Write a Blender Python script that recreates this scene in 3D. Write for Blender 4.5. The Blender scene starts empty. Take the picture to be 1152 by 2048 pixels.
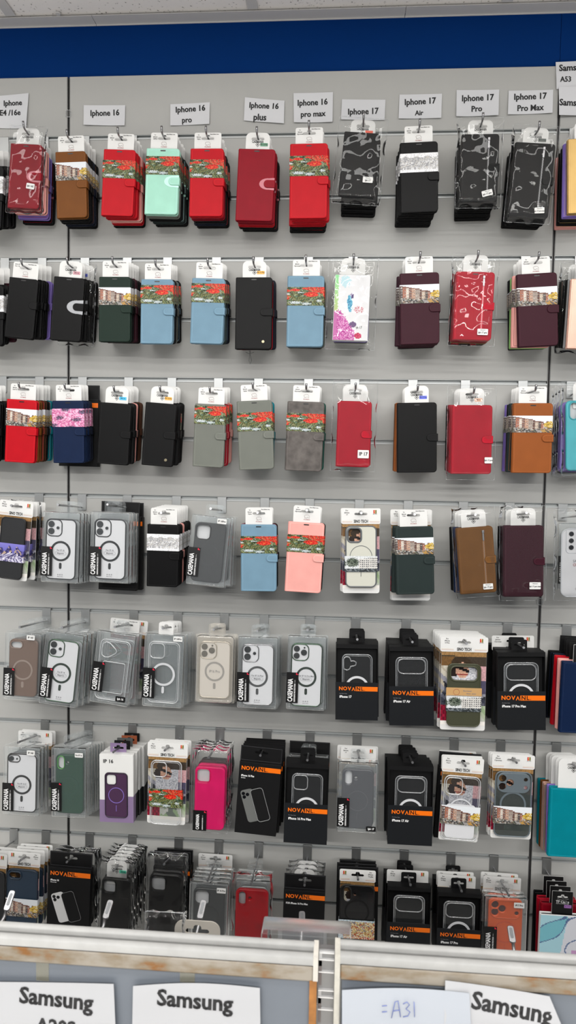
import bpy, math, random
from mathutils import Vector, Matrix
C = bpy.context.scene.collection
SC = bpy.context.scene
RND = random.Random(7)

# ------------------------------------------------------------------ camera
Z0 = 2.33                                   # height of the first wall groove above the floor
FPX, PITCH = 1420.0, 0.14942
YAW, PIT, ROL = -0.07079364, -0.05755957, 0.01781018
CAM = Vector((0.69550011, -1.78732274, Z0 - 0.82455115))
fw = Vector((math.sin(YAW) * math.cos(PIT), math.cos(YAW) * math.cos(PIT), math.sin(PIT)))
r0 = Vector((math.cos(YAW), -math.sin(YAW), 0.0))
u0 = r0.cross(fw)
CR = r0 * math.cos(ROL) + u0 * math.sin(ROL)
CU = u0 * math.cos(ROL) - r0 * math.sin(ROL)
cam_data = bpy.data.cameras.new('camera')
cam = bpy.data.objects.new('camera', cam_data)
C.objects.link(cam)
cam.matrix_world = Matrix(((CR.x, CU.x, -fw.x, CAM.x), (CR.y, CU.y, -fw.y, CAM.y), (CR.z, CU.z, -fw.z, CAM.z), (0, 0, 0, 1)))
cam_data.sensor_fit = 'VERTICAL'
cam_data.sensor_height = 24.0
cam_data.sensor_width = 13.5
cam_data.lens = 24.0 * FPX / 2048
cam_data.clip_start = 0.02
cam_data.dof.use_dof = True
cam_data.dof.focus_distance = 1.66
cam_data.dof.aperture_fstop = 7.0
SC.camera = cam

# ------------------------------------------------------------------ world, lights, exposure
SC.view_settings.view_transform = 'Standard'
SC.view_settings.look = 'None'
SC.view_settings.gamma = 1.0
SC.view_settings.use_curve_mapping = False
SC.view_settings.exposure = -0.60
SC.cycles.max_bounces = 8
SC.cycles.diffuse_bounces = 3
SC.cycles.glossy_bounces = 3
SC.cycles.transmission_bounces = 4
SC.cycles.transparent_max_bounces = 48
SC.cycles.caustics_reflective = False
SC.cycles.caustics_refractive = False
SC.cycles.sample_clamp_indirect = 4.0
world = bpy.data.worlds.new('shop_air')
SC.world = world
world.use_nodes = True
world.node_tree.nodes['Background'].inputs[0].default_value = (0.95, 0.97, 1.0, 1)
world.node_tree.nodes['Background'].inputs[1].default_value = 0.62


def lamp(x, y, z, sx, sy, power):
    d = bpy.data.lights.new('ceiling_lamp', 'AREA')
    d.shape = 'RECTANGLE'
    d.size, d.size_y, d.energy = sx, sy, power
    d.color = (1.0, 0.985, 0.96)
    o = bpy.data.objects.new('ceiling_lamp', d)
    o.location = (x, y, z)
    C.objects.link(o)


ZC = Z0 + 0.283                              # ceiling height
for lx in (-0.55, 0.65, 1.85):
    lamp(lx, -0.9, ZC - 0.012, 1.16, 0.10, 6.5)
    lamp(lx, -1.6, ZC - 0.012, 1.16, 0.12, 12.0)
    lamp(lx, -2.5, ZC - 0.012, 1.16, 0.14, 22.0)
    lamp(lx, -4.3, ZC - 0.012, 1.16, 0.20, 115.0)


# ------------------------------------------------------------------ pixels to points
def ray(px, py):
    return fw + CR * ((px - 576) / FPX) - CU * ((py - 1024) / FPX)


def at(px, py, Y=0.0):                       # the point seen at a pixel of the photograph, on the plane y = Y
    d = ray(px, py)
    return CAM + d * ((Y - CAM.y) / d.y)


def mpp(p):                                  # metres per photo pixel at a point
    return (p - CAM).dot(fw) / FPX


# ------------------------------------------------------------------ materials
def lin(c):
    return tuple((v / 255 / 12.92) if v / 255 <= 0.04045 else ((v / 255 + 0.055) / 1.055) ** 2.4 for v in c) + (1.0,)


MATS = {}


def nodes(name):
    m = bpy.data.materials.new(name)
    m.use_nodes = True
    return m, m.node_tree.nodes, m.node_tree.links, m.node_tree.nodes['Principled BSDF']


def mat(name, rgb, rough=0.5, metal=0.0, bump=0.0, bscale=300.0, spec=0.5, mottle=0.0, mscale=20.0):
    if name in MATS:
        return MATS[name]
    m, n, l, b = nodes(name)
    b.inputs['Base Color'].default_value = lin(rgb)
    b.inputs['Roughness'].default_value = rough
    b.inputs['Metallic'].default_value = metal
    b.inputs['Specular IOR Level'].default_value = spec
    if bump or mottle:
        tc = n.new('ShaderNodeTexCoord')
    if bump:
        t = n.new('ShaderNodeTexNoise')
        t.inputs['Scale'].default_value = bscale
        t.inputs['Detail'].default_value = 3
        l.new(tc.outputs['Object'], t.inputs['Vector'])
        bp = n.new('ShaderNodeBump')
        bp.inputs['Strength'].default_value = bump
        bp.inputs['Distance'].default_value = 0.001
        l.new(t.outputs['Fac'], bp.inputs['Height'])
        l.new(bp.outputs['Normal'], b.inputs['Normal'])
    if mottle:
        t2 = n.new('ShaderNodeTexNoise')
        t2.inputs['Scale'].default_value = mscale
        t2.inputs['Detail'].default_value = 4
        l.new(tc.outputs['Object'], t2.inputs['Vector'])
        mp = n.new('ShaderNodeMapRange')
        mp.inputs['To Min'].default_value = 1 - mottle
        mp.inputs['To Max'].default_value = 1 + mottle
        mp.inputs['From Min'].default_value = 0.3
        mp.inputs['From Max'].default_value = 0.7
        l.new(t2.outputs['Fac'], mp.inputs['Value'])
        mx = n.new('ShaderNodeMix')
        mx.data_type = 'RGBA'
        mx.blend_type = 'MULTIPLY'
        mx.inputs['Factor'].default_value = 1.0
        mx.inputs['A'].default_value = lin(rgb)
        l.new(mp.outputs['Result'], mx.inputs['B'])
        l.new(mx.outputs['Result'], b.inputs['Base Color'])
    MATS[name] = m
    return m


def print_mat(name='printed_picture', rough=0.25):
    if name in MATS:
        return MATS[name]
    m, n, l, b = nodes(name)
    a = n.new('ShaderNodeAttribute')
    a.attribute_name = 'Col'
    l.new(a.outputs['Color'], b.inputs['Base Color'])
    b.inputs['Roughness'].default_value = .4
    b.inputs['Specular IOR Level'].default_value = .25
    MATS[name] = m
    return m


def clear_mat(name, tint=(255, 255, 255), haze=0.05, gloss=0.06, rough=0.05, bump=0.0, bscale=60.0, film=False):
    """clear sheet plastic: mostly transparent, a little haze, reflections that grow with the angle"""
    if name in MATS:
        return MATS[name]
    m = bpy.data.materials.new(name)
    m.use_nodes = True
    n, l = m.node_tree.nodes, m.node_tree.links
    n.clear()
    out = n.new('ShaderNodeOutputMaterial')
    tr = n.new('ShaderNodeBsdfTransparent')
    tr.inputs[0].default_value = (0.996, 0.998, 0.998, 1)
    df = n.new('ShaderNodeBsdfDiffuse')
    df.inputs[0].default_value = lin(tint)
    gl = n.new('ShaderNodeBsdfGlossy')
    gl.inputs[0].default_value = (1, 1, 1, 1)
    gl.inputs['Roughness'].default_value = rough
    m1 = n.new('ShaderNodeMixShader')
    m1.inputs[0].default_value = haze
    l.new(tr.outputs[0], m1.inputs[1])
    l.new(df.outputs[0], m1.inputs[2])
    fr = n.new('ShaderNodeFresnel')
    fr.inputs['IOR'].default_value = 1.30 if film else 1.33
    ad = n.new('ShaderNodeMath')
    ad.operation = 'ADD'
    ad.use_clamp = True
    ad.inputs[1].default_value = gloss
    l.new(fr.outputs[0], ad.inputs[0])
    m2 = n.new('ShaderNodeMixShader')
    l.new(ad.outputs[0], m2.inputs[0])
    l.new(m1.outputs[0], m2.inputs[1])
    l.new(gl.outputs[0], m2.inputs[2])
    l.new(m2.outputs[0], out.inputs[0])
    if bump:
        tc = n.new('ShaderNodeTexCoord')
        mp = n.new('ShaderNodeMapping')
        mp.inputs['Rotation'].default_value = (0.3, 0.6, 0.4)
        mp.inputs['Scale'].default_value = (1.0, 1.0, 0.55)
        t = n.new('ShaderNodeTexNoise')
        t.inputs['Scale'].default_value = bscale
        t.inputs['Detail'].default_value = 2.0
        t.noise_type = 'RIDGED_MULTIFRACTAL'
        t.inputs['Lacunarity'].default_value = 2.4
        t.inputs['Distortion'].default_value = 1.4
        l.new(tc.outputs['Object'], mp.inputs['Vector'])
        l.new(mp.outputs[0], t.inputs['Vector'])
        bp = n.new('ShaderNodeBump')
        bp.inputs['Strength'].default_value = bump
        bp.inputs['Distance'].default_value = 0.012
        l.new(t.outputs['Fac'], bp.inputs['Height'])
        l.new(bp.outputs['Normal'], gl.inputs['Normal'])
        l.new(bp.outputs['Normal'], fr.inputs['Normal'])
    MATS[name] = m
    return m


RGB = dict(red=(182, 13, 28), darkred=(134, 8, 28), bagred=(172, 14, 38), brown=(112, 66, 24), mint=(163, 216, 196),
           blue=(112, 144, 164), black=(9, 9, 10), green=(24, 41, 33), burgundy=(54, 15, 29), grey=(112, 115, 108),
           marble=(96, 91, 88), navy=(14, 31, 62), tan=(142, 78, 34), pink=(232, 164, 156), slate=(38, 48, 47),
           teal=(0, 122, 136), gold=(176, 146, 92), rosegold=(206, 164, 148), cyan=(72, 180, 192), lilac=(132, 112, 190),
           white=(226, 226, 226), darkgreen=(20, 84, 72), lime=(150, 200, 120), bronze=(112, 74, 34), darkblue=(20, 26, 42),
           choc=(74, 44, 28), plum=(52, 20, 34), silver=(160, 160, 162), hotpink=(238, 18, 108), orange=(206, 92, 30))
WORDS = dict(darkred='dark red', bagred='red', blue='light blue', green='dark green', grey='olive grey', marble='marbled grey',
             slate='dark slate', rosegold='rose gold', lilac='lilac', darkgreen='deep green', lime='pale green', darkblue='midnight blue',
             choc='dark brown', hotpink='hot pink')


def leather(c):
    sat = max(RGB[c]) - min(RGB[c])
    return mat('leather_' + c, RGB[c], rough=0.42 if c not in ('gold', 'rosegold') else 0.3, metal=0.6 if c in ('gold', 'rosegold') else 0.0,
               bump=0.12, bscale=900, spec=0.15, mottle=0.3 if c == 'marble' else (0.05 if sat > 20 else 0.03), mscale=55 if c == 'marble' else 28)


def M(k):
    D = dict(
        card=lambda: mat('white_card', (224, 224, 222), 0.4),
        paper=lambda: mat('white_paper', (218, 219, 222), 0.8),
        ink=lambda: mat('black_ink', (24, 24, 26), 0.6),
        greyink=lambda: mat('grey_ink', (120, 120, 124), 0.6),
        redink=lambda: mat('red_ink', (150, 40, 44), 0.6),
        whiteink=lambda: mat('white_ink', (240, 240, 240), 0.5),
        orange=lambda: mat('orange_print', (240, 112, 8), 0.4),
        box=lambda: mat('black_box_board', (17, 17, 18), 0.55, spec=0.2),
        boxin=lambda: mat('black_box_inside', (13, 13, 14), 0.6, spec=0.25),
        sticker=lambda: mat('black_sticker', (12, 12, 13), 0.4),
        steel=lambda: mat('hook_steel', (150, 150, 152), 0.3, 1.0),
        steel2=lambda: mat('dull_steel', (176, 178, 178), 0.38, .9),
        dark=lambda: mat('dark_plastic', (14, 14, 16), 0.3),
        lens=lambda: mat('lens_black', (16, 17, 20), 0.12),
        insert=lambda: mat('white_insert', (208, 209, 212), 0.45),
        clear=lambda: clear_mat('clear_clamshell', (232, 240, 242), 0.05, 0.012, 0.06),
        film=lambda: clear_mat('clear_film', (255, 255, 255), 0.006, 0.0, 0.02, bump=.75, bscale=11, film=True),
        tpu=lambda: clear_mat('clear_tpu', (225, 230, 235), 0.012, 0.0, 0.12),
        tpuedge=lambda: clear_mat('clear_tpu_edge', (235, 240, 245), 0.18, 0.05, 0.1),
        smoke=lambda: clear_mat('smoky_tpu', (70, 76, 74), 0.62, 0.03, 0.25),
        pr=lambda: print_mat(),
    )
    return D[k]()


# ------------------------------------------------------------------ mesh builders
class MB:
    """collects shapes for ONE mesh object"""

    def __init__(self):
        self.v, self.f, self.mi, self.sm, self.col = [], [], [], [], None

    def add(self, vs, fs, mi=0, smooth=False):
        o = len(self.v)
        self.v += [tuple(p) for p in vs]
        for f in fs:
            self.f.append([i + o for i in f])
            self.mi.append(mi)
            self.sm.append(smooth)
        return self

    def box(self, x0, x1, y0, y1, z0, z1, mi=0):
        vs = [(x, y, z) for z in (z0, z1) for y in (y0, y1) for x in (x0, x1)]
        return self.add(vs, [(0, 2, 3, 1), (4, 5, 7, 6), (0, 1, 5, 4), (2, 6, 7, 3), (0, 4, 6, 2), (1, 3, 7, 5)], mi)

    def slab(self, cx, cz, w, h, r, y0, y1, bev=0.0, mi=0, n=5):
        """rounded rectangle in x-z, extruded from y0 (front) to y1; r is one radius or (tl, tr, br, bl)"""
        bev = min(bev, (y1 - y0) * 0.49)
        rings = []
        for ins, y in ((bev, y0), (bev * 0.3, y0 + bev * 0.3), (0, y0 + bev), (0, y1 - bev), (bev * 0.3, y1 - bev * 0.3), (bev, y1)) if bev else ((0, y0), (0, y1)):
            rings.append([(x, y, z) for x, z in rrect(cx, cz, w - 2 * ins, h - 2 * ins, r, n, ins)])
        k = len(rings[0])
        vs = [p for g in rings for p in g]
        self.add(vs, [tuple(range(k))], mi)                     # front cap faces -y
        base = len(self.v) - len(vs)
        last = (len(rings) - 1) * k
        self.f.append([base + last + i for i in reversed(range(k))])
        self.mi.append(mi)
        self.sm.append(False)
        for a in range(len(rings) - 1):
            for i in range(k):
                j = (i + 1) % k
                self.f.append([base + a * k + j, base + a * k + i, base + (a + 1) * k + i, base + (a + 1) * k + j])
                self.mi.append(mi)
                self.sm.append(bool(bev) or max(r if isinstance(r, tuple) else (r,)) > 0)
        return self

    def tube(self, pts, r, mi=0, n=8, closed=False, caps=True):
        pts = [Vector(p) for p in pts]
        k = len(pts)
        vs, up = [], None
        for i, p in enumerate(pts):
            a = pts[(i - 1) % k] if (closed or i > 0) else p
            b = pts[(i + 1) % k] if (closed or i < k - 1) else p
            t = (b - a).normalized()
            if up is None:
                up = Vector((0, 1, 0)) if abs(t.y) < 0.9 else Vector((0, 0, 1))
            s = t.cross(up)
            if s.length < 1e-5:
                s = t.cross(Vector((1, 0, 0)))
            s.normalize()
            q = s.cross(t).normalized()
            up = q
            rr = r[i] if isinstance(r, (list, tuple)) else r
            for m in range(n):
                c = 2 * math.pi * m / n
                vs.append(p + s * (math.cos(c) * rr) + q * (math.sin(c) * rr))
        fs = []
        for i in range(k if closed else k - 1):
            for m in range(n):
                a, b = i * n + m, i * n + (m + 1) % n
                c, d = ((i + 1) % k) * n + (m + 1) % n, ((i + 1) % k) * n + m
                fs.append((a, b, c, d))
        self.add(vs, fs, mi, True)
        if caps and not closed:
            o = len(self.v) - len(vs)
            self.f += [[o + i for i in reversed(range(n))], [o + (k - 1) * n + i for i in range(n)]]
            self.mi += [mi, mi]
            self.sm += [False, False]
        return self

    def disc(self, cx, cz, r, y0, y1, mi=0, n=20):
        return self.slab(cx, cz, 2 * r, 2 * r, r * 0.999, y0, y1, min(0.0006, (y1 - y0) * .3), mi, max(3, n // 4))

    def ring(self, cx, cz, r, wid, y0, y1, mi=0, n=36, a0=0.0, a1=2 * math.pi):
        full = abs(a1 - a0 - 2 * math.pi) < 1e-4
        k = n if full else n + 1
        vs = []
        for i in range(k):
            a = a0 + (a1 - a0) * i / n
            for rr, y in ((r - wid / 2, y1), (r - wid / 2, y0), (r + wid / 2, y0), (r + wid / 2, y1)):
                vs.append((cx + rr * math.cos(a), y, cz + rr * math.sin(a)))
        fs = []
        for i in range(n):
            j = (i + 1) % k
            for m in range(4):
                fs.append((i * 4 + m, i * 4 + (m + 1) % 4, j * 4 + (m + 1) % 4, j * 4 + m))
        if not full:
            fs += [(3, 2, 1, 0), ((k - 1) * 4, (k - 1) * 4 + 1, (k - 1) * 4 + 2, (k - 1) * 4 + 3)]
        return self.add(vs, fs, mi)

    def outline(self, cx, cz, w, h, r, y, rad, mi=0, n=5):
        return self.tube([(x, y, z) for x, z in rrect(cx, cz, w, h, r, n)], rad, mi, 6, True)

    def mesh(self, name):
        me = bpy.data.meshes.new(name)
        me.from_pydata(self.v, [], self.f)
        me.polygons.foreach_set('material_index', self.mi)
        me.polygons.foreach_set('use_smooth', self.sm)
        if self.col:
            ca = me.color_attributes.new('Col', 'FLOAT_COLOR', 'CORNER')
            flat = []
            for p, c in zip(me.polygons, self.col):
                flat += list(c) * p.loop_total
            ca.data.foreach_set('color', flat)
        me.update()
        return me

    def build(self, name, mats, parent=None):
        return put(name, self.mesh(name), mats, parent)


def put(name, me, mats, parent=None):
    for m in (mats if isinstance(mats, (list, tuple)) else [mats]):
        if m.name not in me.materials:
            me.materials.append(m)
    o = bpy.data.objects.new(name, me)
    C.objects.link(o)
    if parent is not None:
        o.parent = parent
    return o


def rrect(cx, cz, w, h, r, n=5, ins=0.0):
    rs = r if isinstance(r, tuple) else (r, r, r, r)
    rs = [max(0.0, min(q - ins, w / 2 * 0.9999, h / 2 * 0.9999)) for q in rs]
    pts = []
    for (sx, sz, a0), q in zip(((-1, 1, 180), (1, 1, 90), (1, -1, 0), (-1, -1, -90)), rs):
        ox, oz = cx + sx * (w / 2 - q), cz + sz * (h / 2 - q)
        for i in range(n):
            a = math.radians(a0 - 90 * i / (n - 1))
            pts.append((ox + q * math.cos(a), oz + q * math.sin(a)))
    return pts                                                   # runs tl, tr, br, bl


def flat(outer, holes, y0, y1, bev=0.0):
    """a sheet with real holes: outlines in x-z, from y0 (front) to y1"""
    cu = bpy.data.curves.new('outline', 'CURVE')
    cu.dimensions = '2D'
    cu.fill_mode = 'BOTH'
    t = y1 - y0
    cu.extrude = max(t / 2 - bev, 0.0)
    cu.bevel_depth = bev
    cu.bevel_resolution = 1
    cu.offset = -bev
    for poly in [outer] + list(holes):
        sp = cu.splines.new('POLY')
        sp.points.add(len(poly) - 1)
        sp.points.foreach_set('co', [q for x, z in poly for q in (x, z, 0.0, 1.0)])
        sp.use_cyclic_u = True
    o = bpy.data.objects.new('outline', cu)
    me = bpy.data.meshes.new_from_object(o)
    bpy.data.objects.remove(o)
    bpy.data.curves.remove(cu)
    ym = (y0 + y1) / 2
    me.transform(Matrix(((1, 0, 0, 0), (0, 0, -1, ym), (0, 1, 0, 0), (0, 0, 0, 1))))
    me.materials.clear()
    return me


TEXTS = {}


def text_mesh(s, size, bold=0.0, sx=1.0, align='CENTER', flip=False):
    cu = bpy.data.curves.new('lettering', 'FONT')
    cu.body = s
    cu.size = 1.0
    cu.align_x = align
    cu.align_y = 'CENTER'
    cu.offset = min(bold, .022)
    cu.resolution_u = 2
    cu.extrude = 0.0
    o = bpy.data.objects.new('lettering', cu)
    me = bpy.data.meshes.new_from_object(o)
    bpy.data.objects.remove(o)
    bpy.data.curves.remove(cu)
    me.materials.clear()
    if bold > .022:                            # heavier strokes: the same outlines once more, a hair to either side
        k = bold - .022
        vs = [v.co.copy() for v in me.vertices]
        fs = [tuple(p.vertices) for p in me.polygons]
        q = len(vs)
        me.clear_geometry()
        me.from_pydata([v + Vector((d, 0, 0)) for d in (-k, 0, k) for v in [q + Vector((0, 0, .003 * (d / k + 1))) for q in vs]], [], [tuple(i + q * j for i in f) for j in range(3) for f in fs])
    me.transform(Matrix(((size * sx, 0, 0, 0), (0, 0, -size, 0), (0, size, 0, 0), (0, 0, 0, 1))))
    return me


def text(s, size, x, y, z, m, parent, bold=0.0, sx=1.0, align='CENTER', rot=0.0, name='lettering'):
    me = text_mesh(s, size, bold, sx, align)
    me.transform(Matrix.Translation((x, y, z)) @ Matrix.Rotation(rot, 4, 'Y'))
    o = put(name, me, m, parent)
    FRONT.add(o.name)
    return o


FRONT = set()                                # names of small front details that the copies behind do not show
TINT = {}                                    # object name -> True when it carries the main colour


def front(o):
    FRONT.add(o.name)
    return o


def tint(o):
    TINT[o.name] = True
    return o


def empty(name, loc=(0, 0, 0)):
    o = bpy.data.objects.new(name, None)
    o.empty_display_size = 0.02
    o.location = loc
    C.objects.link(o)
    return o


def tag(o, label, cat, group=None, kind=None):
    if label:
        o['label'] = label
    if cat:
        o['category'] = cat
    if group:
        o['group'] = group
    if kind:
        o['kind'] = kind
    return o


def copy_tree(o, parent=None, m=None):
    c = o.copy()
    C.objects.link(c)
    c.parent = parent
    if m is not None and o.name in TINT:
        c.material_slots[0].link = 'OBJECT'
        c.material_slots[0].material = m
    for ch in list(o.children):
        if ch.name not in FRONT:
            copy_tree(ch, c, m)
    return c


# ------------------------------------------------------------------ printed pictures (per-face colours on a fine grid)
def noise_rng(seed):
    return random.Random(seed)


def pick(cols, u, v, fu, fv, S):
    k = (int(u * fu + 2 * math.sin(9 * v)), int(v * fv + 1.5 * math.sin(7 * u)))
    if k not in S:
        S[k] = RND2.choice(cols)
    return S[k]


RND2 = random.Random(11)


def pic_canal(u, v, R, S):
    if 'h' not in S:
        S['h'], x = [], 0.0
        cols = [(206, 188, 170), (86, 74, 70), (178, 116, 94), (216, 206, 194), (130, 88, 76), (190, 152, 130), (166, 152, 142), (106, 72, 62)]
        i = 0
        while x < 0.8:
            w = R.uniform(0.055, 0.10) * (1 - 0.5 * x)
            S['h'].append((x, x + w, R.uniform(0.86, 1.0) - 0.42 * x, cols[i % 8]))
            x += w
            i += 1
    if v < 0.24 + 0.05 * math.sin(9 * u):
        return pick([(92, 86, 82), (120, 114, 108), (150, 148, 146), (62, 60, 60), (178, 138, 74) if u > .6 else (104, 106, 90), (176, 172, 166), (134, 112, 92)], u, v, 34, 16, S)
    if (u - 0.88) ** 2 / 0.03 + (v - 0.45) ** 2 / 0.05 < 1 and R.random() < .85:
        return pick([(206, 172, 60), (188, 150, 50), (214, 184, 86), (140, 116, 48)], u, v, 44, 18, S)
    for x0, x1, top, c in S['h']:
        if x0 <= u < x1 and v < top:
            if top - v < 0.05:
                return (112, 74, 62)
            a = int((u - x0) / (x1 - x0) * 4.999)
            b = int((top - v) / 0.075)
            if a % 2 == 1 and b % 2 == 1:
                return R.choice([(92, 88, 90), (110, 102, 104), (200, 196, 190)])
            k = R.uniform(.86, 1.06)
            return tuple(min(255, q * k) for q in c)
    return (222, 226, 230)


def pic_poppy(u, v, R, S):
    if 'p' not in S:
        S['p'] = [(.08, .80, .11, .08), (.28, .84, .10, .07), (.62, .60, .15, .13), (.94, .58, .09, .14), (.03, .34, .06, .12), (.48, .92, .05, .05), (.66, .94, .05, .04), (.86, .95, .06, .05)]
        S['w'] = [(.30, .16, .13, .08), (.52, .10, .10, .08), (.12, .62, .06, .05), (.40, .70, .07, .03), (.78, .26, .06, .06)]
    for x, y, a, b in S['p']:
        d = ((u - x) / a) ** 2 + ((v - y) / b) ** 2
        if d < R.uniform(.7, 1.15):
            if d < .03 and a > .1:
                return (226, 130, 50)
            return pick([(196, 36, 26), (214, 50, 32), (172, 24, 20), (220, 76, 54)], u, v, 40, 22, S)
    for x, y, a, b in S['w']:
        if ((u - x) / a) ** 2 + ((v - y) / b) ** 2 < R.uniform(.4, 1.2):
            return R.choice([(214, 218, 222), (176, 186, 192), (150, 164, 160)])
    if R.random() < .25:
        return R.choice([(30, 34, 24), (150, 152, 112), (96, 116, 70)])
    return pick([(66, 84, 40), (44, 58, 32), (90, 96, 48), (108, 102, 58), (54, 76, 54), (36, 40, 28), (126, 130, 96), (80, 64, 38), (84, 106, 92), (118, 124, 78), (140, 150, 128)], u, v, 30, 15, S)


def pic_blossom(u, v, R, S):
    k = math.sin(9 * u + 4 * v) * math.cos(9 * v - 5 * u) + R.uniform(-.35, .35)
    if k > .55:
        return R.choice([(96, 60, 84), (70, 50, 70), (126, 120, 150)])
    return pick([(214, 140, 180), (206, 110, 160), (240, 190, 216), (188, 96, 140), (224, 164, 194)], u, v, 36, 18, S)


def pic_night(u, v, R, S):
    sky = (70 + 60 * v, 74 + 50 * v, 150 + 50 * v)
    if v < .28:
        return pick([(206, 202, 222), (150, 146, 176), (76, 70, 110), (220, 216, 226), (120, 116, 156)], u, v, 26, 14, S)
    if v < .5 + .3 * abs(math.sin(11 * u)) + .1 * math.sin(31 * u):
        return pick([(54, 52, 98), (66, 62, 118), (44, 42, 78), (180, 156, 136), (90, 84, 150)], u, v, 24, 12, S)
    return sky


def pic_sketch(u, v, R, S):
    if v < .14 or v > .86 - .1 * abs(math.sin(14 * u)):
        return (236, 236, 238) if R.random() < .85 else (196, 196, 200)
    if int(u * 30) % 3 == 0 or int(v * 14) % 4 == 0:
        return pick([(150, 150, 154), (166, 166, 168), (190, 186, 180), (206, 206, 206)], u, v, 50, 18, S)
    return pick([(216, 216, 218), (200, 200, 202), (226, 226, 226), (180, 178, 176)], u, v, 40, 16, S)


def pic_grey(u, v, R, S):
    if v < .2:
        return pick([(60, 66, 70), (86, 94, 98), (120, 126, 130), (50, 54, 56)], u, v, 30, 16, S)
    if (u - .3) ** 2 / .03 + (v - .6) ** 2 / .1 < R.uniform(.5, 1.1) or (u - .05) ** 2 / .01 + (v - .5) ** 2 / .12 < R.uniform(.5, 1.):
        return pick([(66, 78, 66), (50, 58, 50), (90, 100, 86), (118, 126, 114)], u, v, 36, 18, S)
    if u > .45 and v < .95 - .25 * (1 - u):
        if int(u * 40) % 2 and int(v * 16) % 2:
            return R.choice([(54, 56, 60), (90, 92, 96)])
        return R.choice([(206, 204, 198), (184, 182, 178), (226, 224, 220)])
    return R.choice([(228, 230, 232), (214, 216, 218), (190, 196, 196)])


def pic_town(u, v, R, S):
    if u < .22 - .1 * v or v > .9:
        return R.choice([(226, 230, 234), (190, 206, 214), (150, 176, 186)])
    if v < .12:
        return R.choice([(226, 220, 206), (206, 170, 120), (180, 60, 50)])
    return pick([(206, 184, 126), (190, 162, 102), (166, 118, 80), (216, 200, 160), (170, 74, 60), (116, 122, 138), (222, 212, 188)], u, v, 44, 18, S)


def pic_person(u, v, R, S):
    """a person in dark glasses and a hat reading, printed on the backing cards"""
    n = R.uniform(.9, 1.08)

    def c(a, b, d):
        return (a * n, b * n, d * n)
    if v > .93:
        return c(150, 116, 74) if v > .955 or u > .3 else c(70, 60, 44)
    if v < .06:
        return (236, 232, 226)
    if v < .26:
        if u < .33:
            return c(150, 26, 52) if (int(u * 22) + int(v * 20)) % 2 else c(110, 16, 38)
        return pick([(186, 190, 180), (146, 168, 130), (110, 118, 108), (196, 196, 190), (170, 182, 156)], u, v, 9, 14, S)
    if v < .42:
        return pick([(40, 42, 50), (90, 92, 104), (140, 140, 150), (56, 58, 70)], u, v, 10, 18, S)
    if (u - .47) ** 2 / .022 + (v - .745) ** 2 / .011 < 1:
        if abs(v - .765 + .25 * (u - .47)) < .022:
            return c(30, 24, 24)
        if abs(v - .69) < .01:
            return c(150, 70, 66)
        return c(206, 160, 136)
    if (u - .44) ** 2 / .05 + (v - .85) ** 2 / .006 < 1:
        return c(58, 46, 34)
    if (u - .27) ** 2 / .012 + (v - .73) ** 2 / .006 < 1:
        return c(44, 34, 30)
    if v > .8:
        return c(112, 82, 48) if u < .3 else c(64, 55, 46)
    if u < .2:
        return pick([(196, 190, 174), (172, 162, 144), (144, 134, 116)], u, v, 12, 14, S)
    if u > .8:
        return c(206, 160, 164) if v > .6 else c(80, 76, 100)
    return c(206, 206, 212) if R.random() < .8 else c(166, 168, 178)


def pic_floral(u, v, R, S):
    k = R.uniform(-.02, .02)
    if u < .1 + k:
        h = v
        return (150 + 80 * (1 - h), 190 + 40 * h, 120 + 40 * h) if v > .45 else (206, 110, 176)
    if (u - .45) ** 2 / .006 + (v - .56 + .5 * (u - .45)) ** 2 / .016 < 1:
        return R.choice([(84, 176, 206), (60, 130, 180), (120, 196, 220)])
    if (u - .5) ** 2 / .003 + (v - .68) ** 2 / .0016 < 1:
        return (86, 66, 120)
    e = .30 + .16 * math.sin(5.5 * u + 1) + k
    if v < e and u < .62:
        return R.choice([(206, 80, 170), (220, 120, 190), (186, 60, 150), (232, 170, 214)])
    if (u - .42) ** 2 / .03 + (v - .1) ** 2 / .008 < 1:
        return R.choice([(216, 96, 180), (196, 70, 160), (236, 150, 206)])
    if (u - .72) ** 2 / .012 + (v - .07) ** 2 / .002 < 1:
        return R.choice([(190, 30, 80), (216, 70, 110)])
    if (u - .55) ** 2 / .012 + (v - .24) ** 2 / .002 < 1:
        return (110, 84, 130)
    if (u - .3) ** 2 / .03 + (v - .9) ** 2 / .01 < R.uniform(.4, 1):
        return (200, 232, 240)
    if (u - .72) ** 2 / .02 + (v - .47) ** 2 / .003 < 1 and R.random() < .6:
        return (214, 140, 150)
    return (240, 240, 242)


def pic_marble(u, v, R, S):
    a = math.sin(6 * u + 3 * math.sin(4 * v)) + .6 * math.sin(9 * v + 4 * u)
    if abs(a - .3) < .1:
        return (96, 120, 160)
    if u < .62 - .25 * (1 - v):
        return (128, 196, 210) if a > .3 else (176, 220, 232)
    if v < .5 and u > .72:
        return (206, 160, 206) if a > 0 else (222, 150, 110)
    return (226, 228, 236)


PICS = dict(canal=pic_canal, poppy=pic_poppy, blossom=pic_blossom, night=pic_night, sketch=pic_sketch, grey=pic_grey, town=pic_town,
            person=pic_person, floral=pic_floral, marble=pic_marble)
PCACHE = {}


def picture(kind, nx, ny):
    if (kind, nx, ny) not in PCACHE:
        R, S = noise_rng(kind), {}
        PCACHE[kind, nx, ny] = [lin([min(255, max(0, q)) for q in PICS[kind]((i + .5) / nx, (j + .5) / ny, R, S)]) for j in range(ny) for i in range(nx)]
    return PCACHE[kind, nx, ny]


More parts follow.
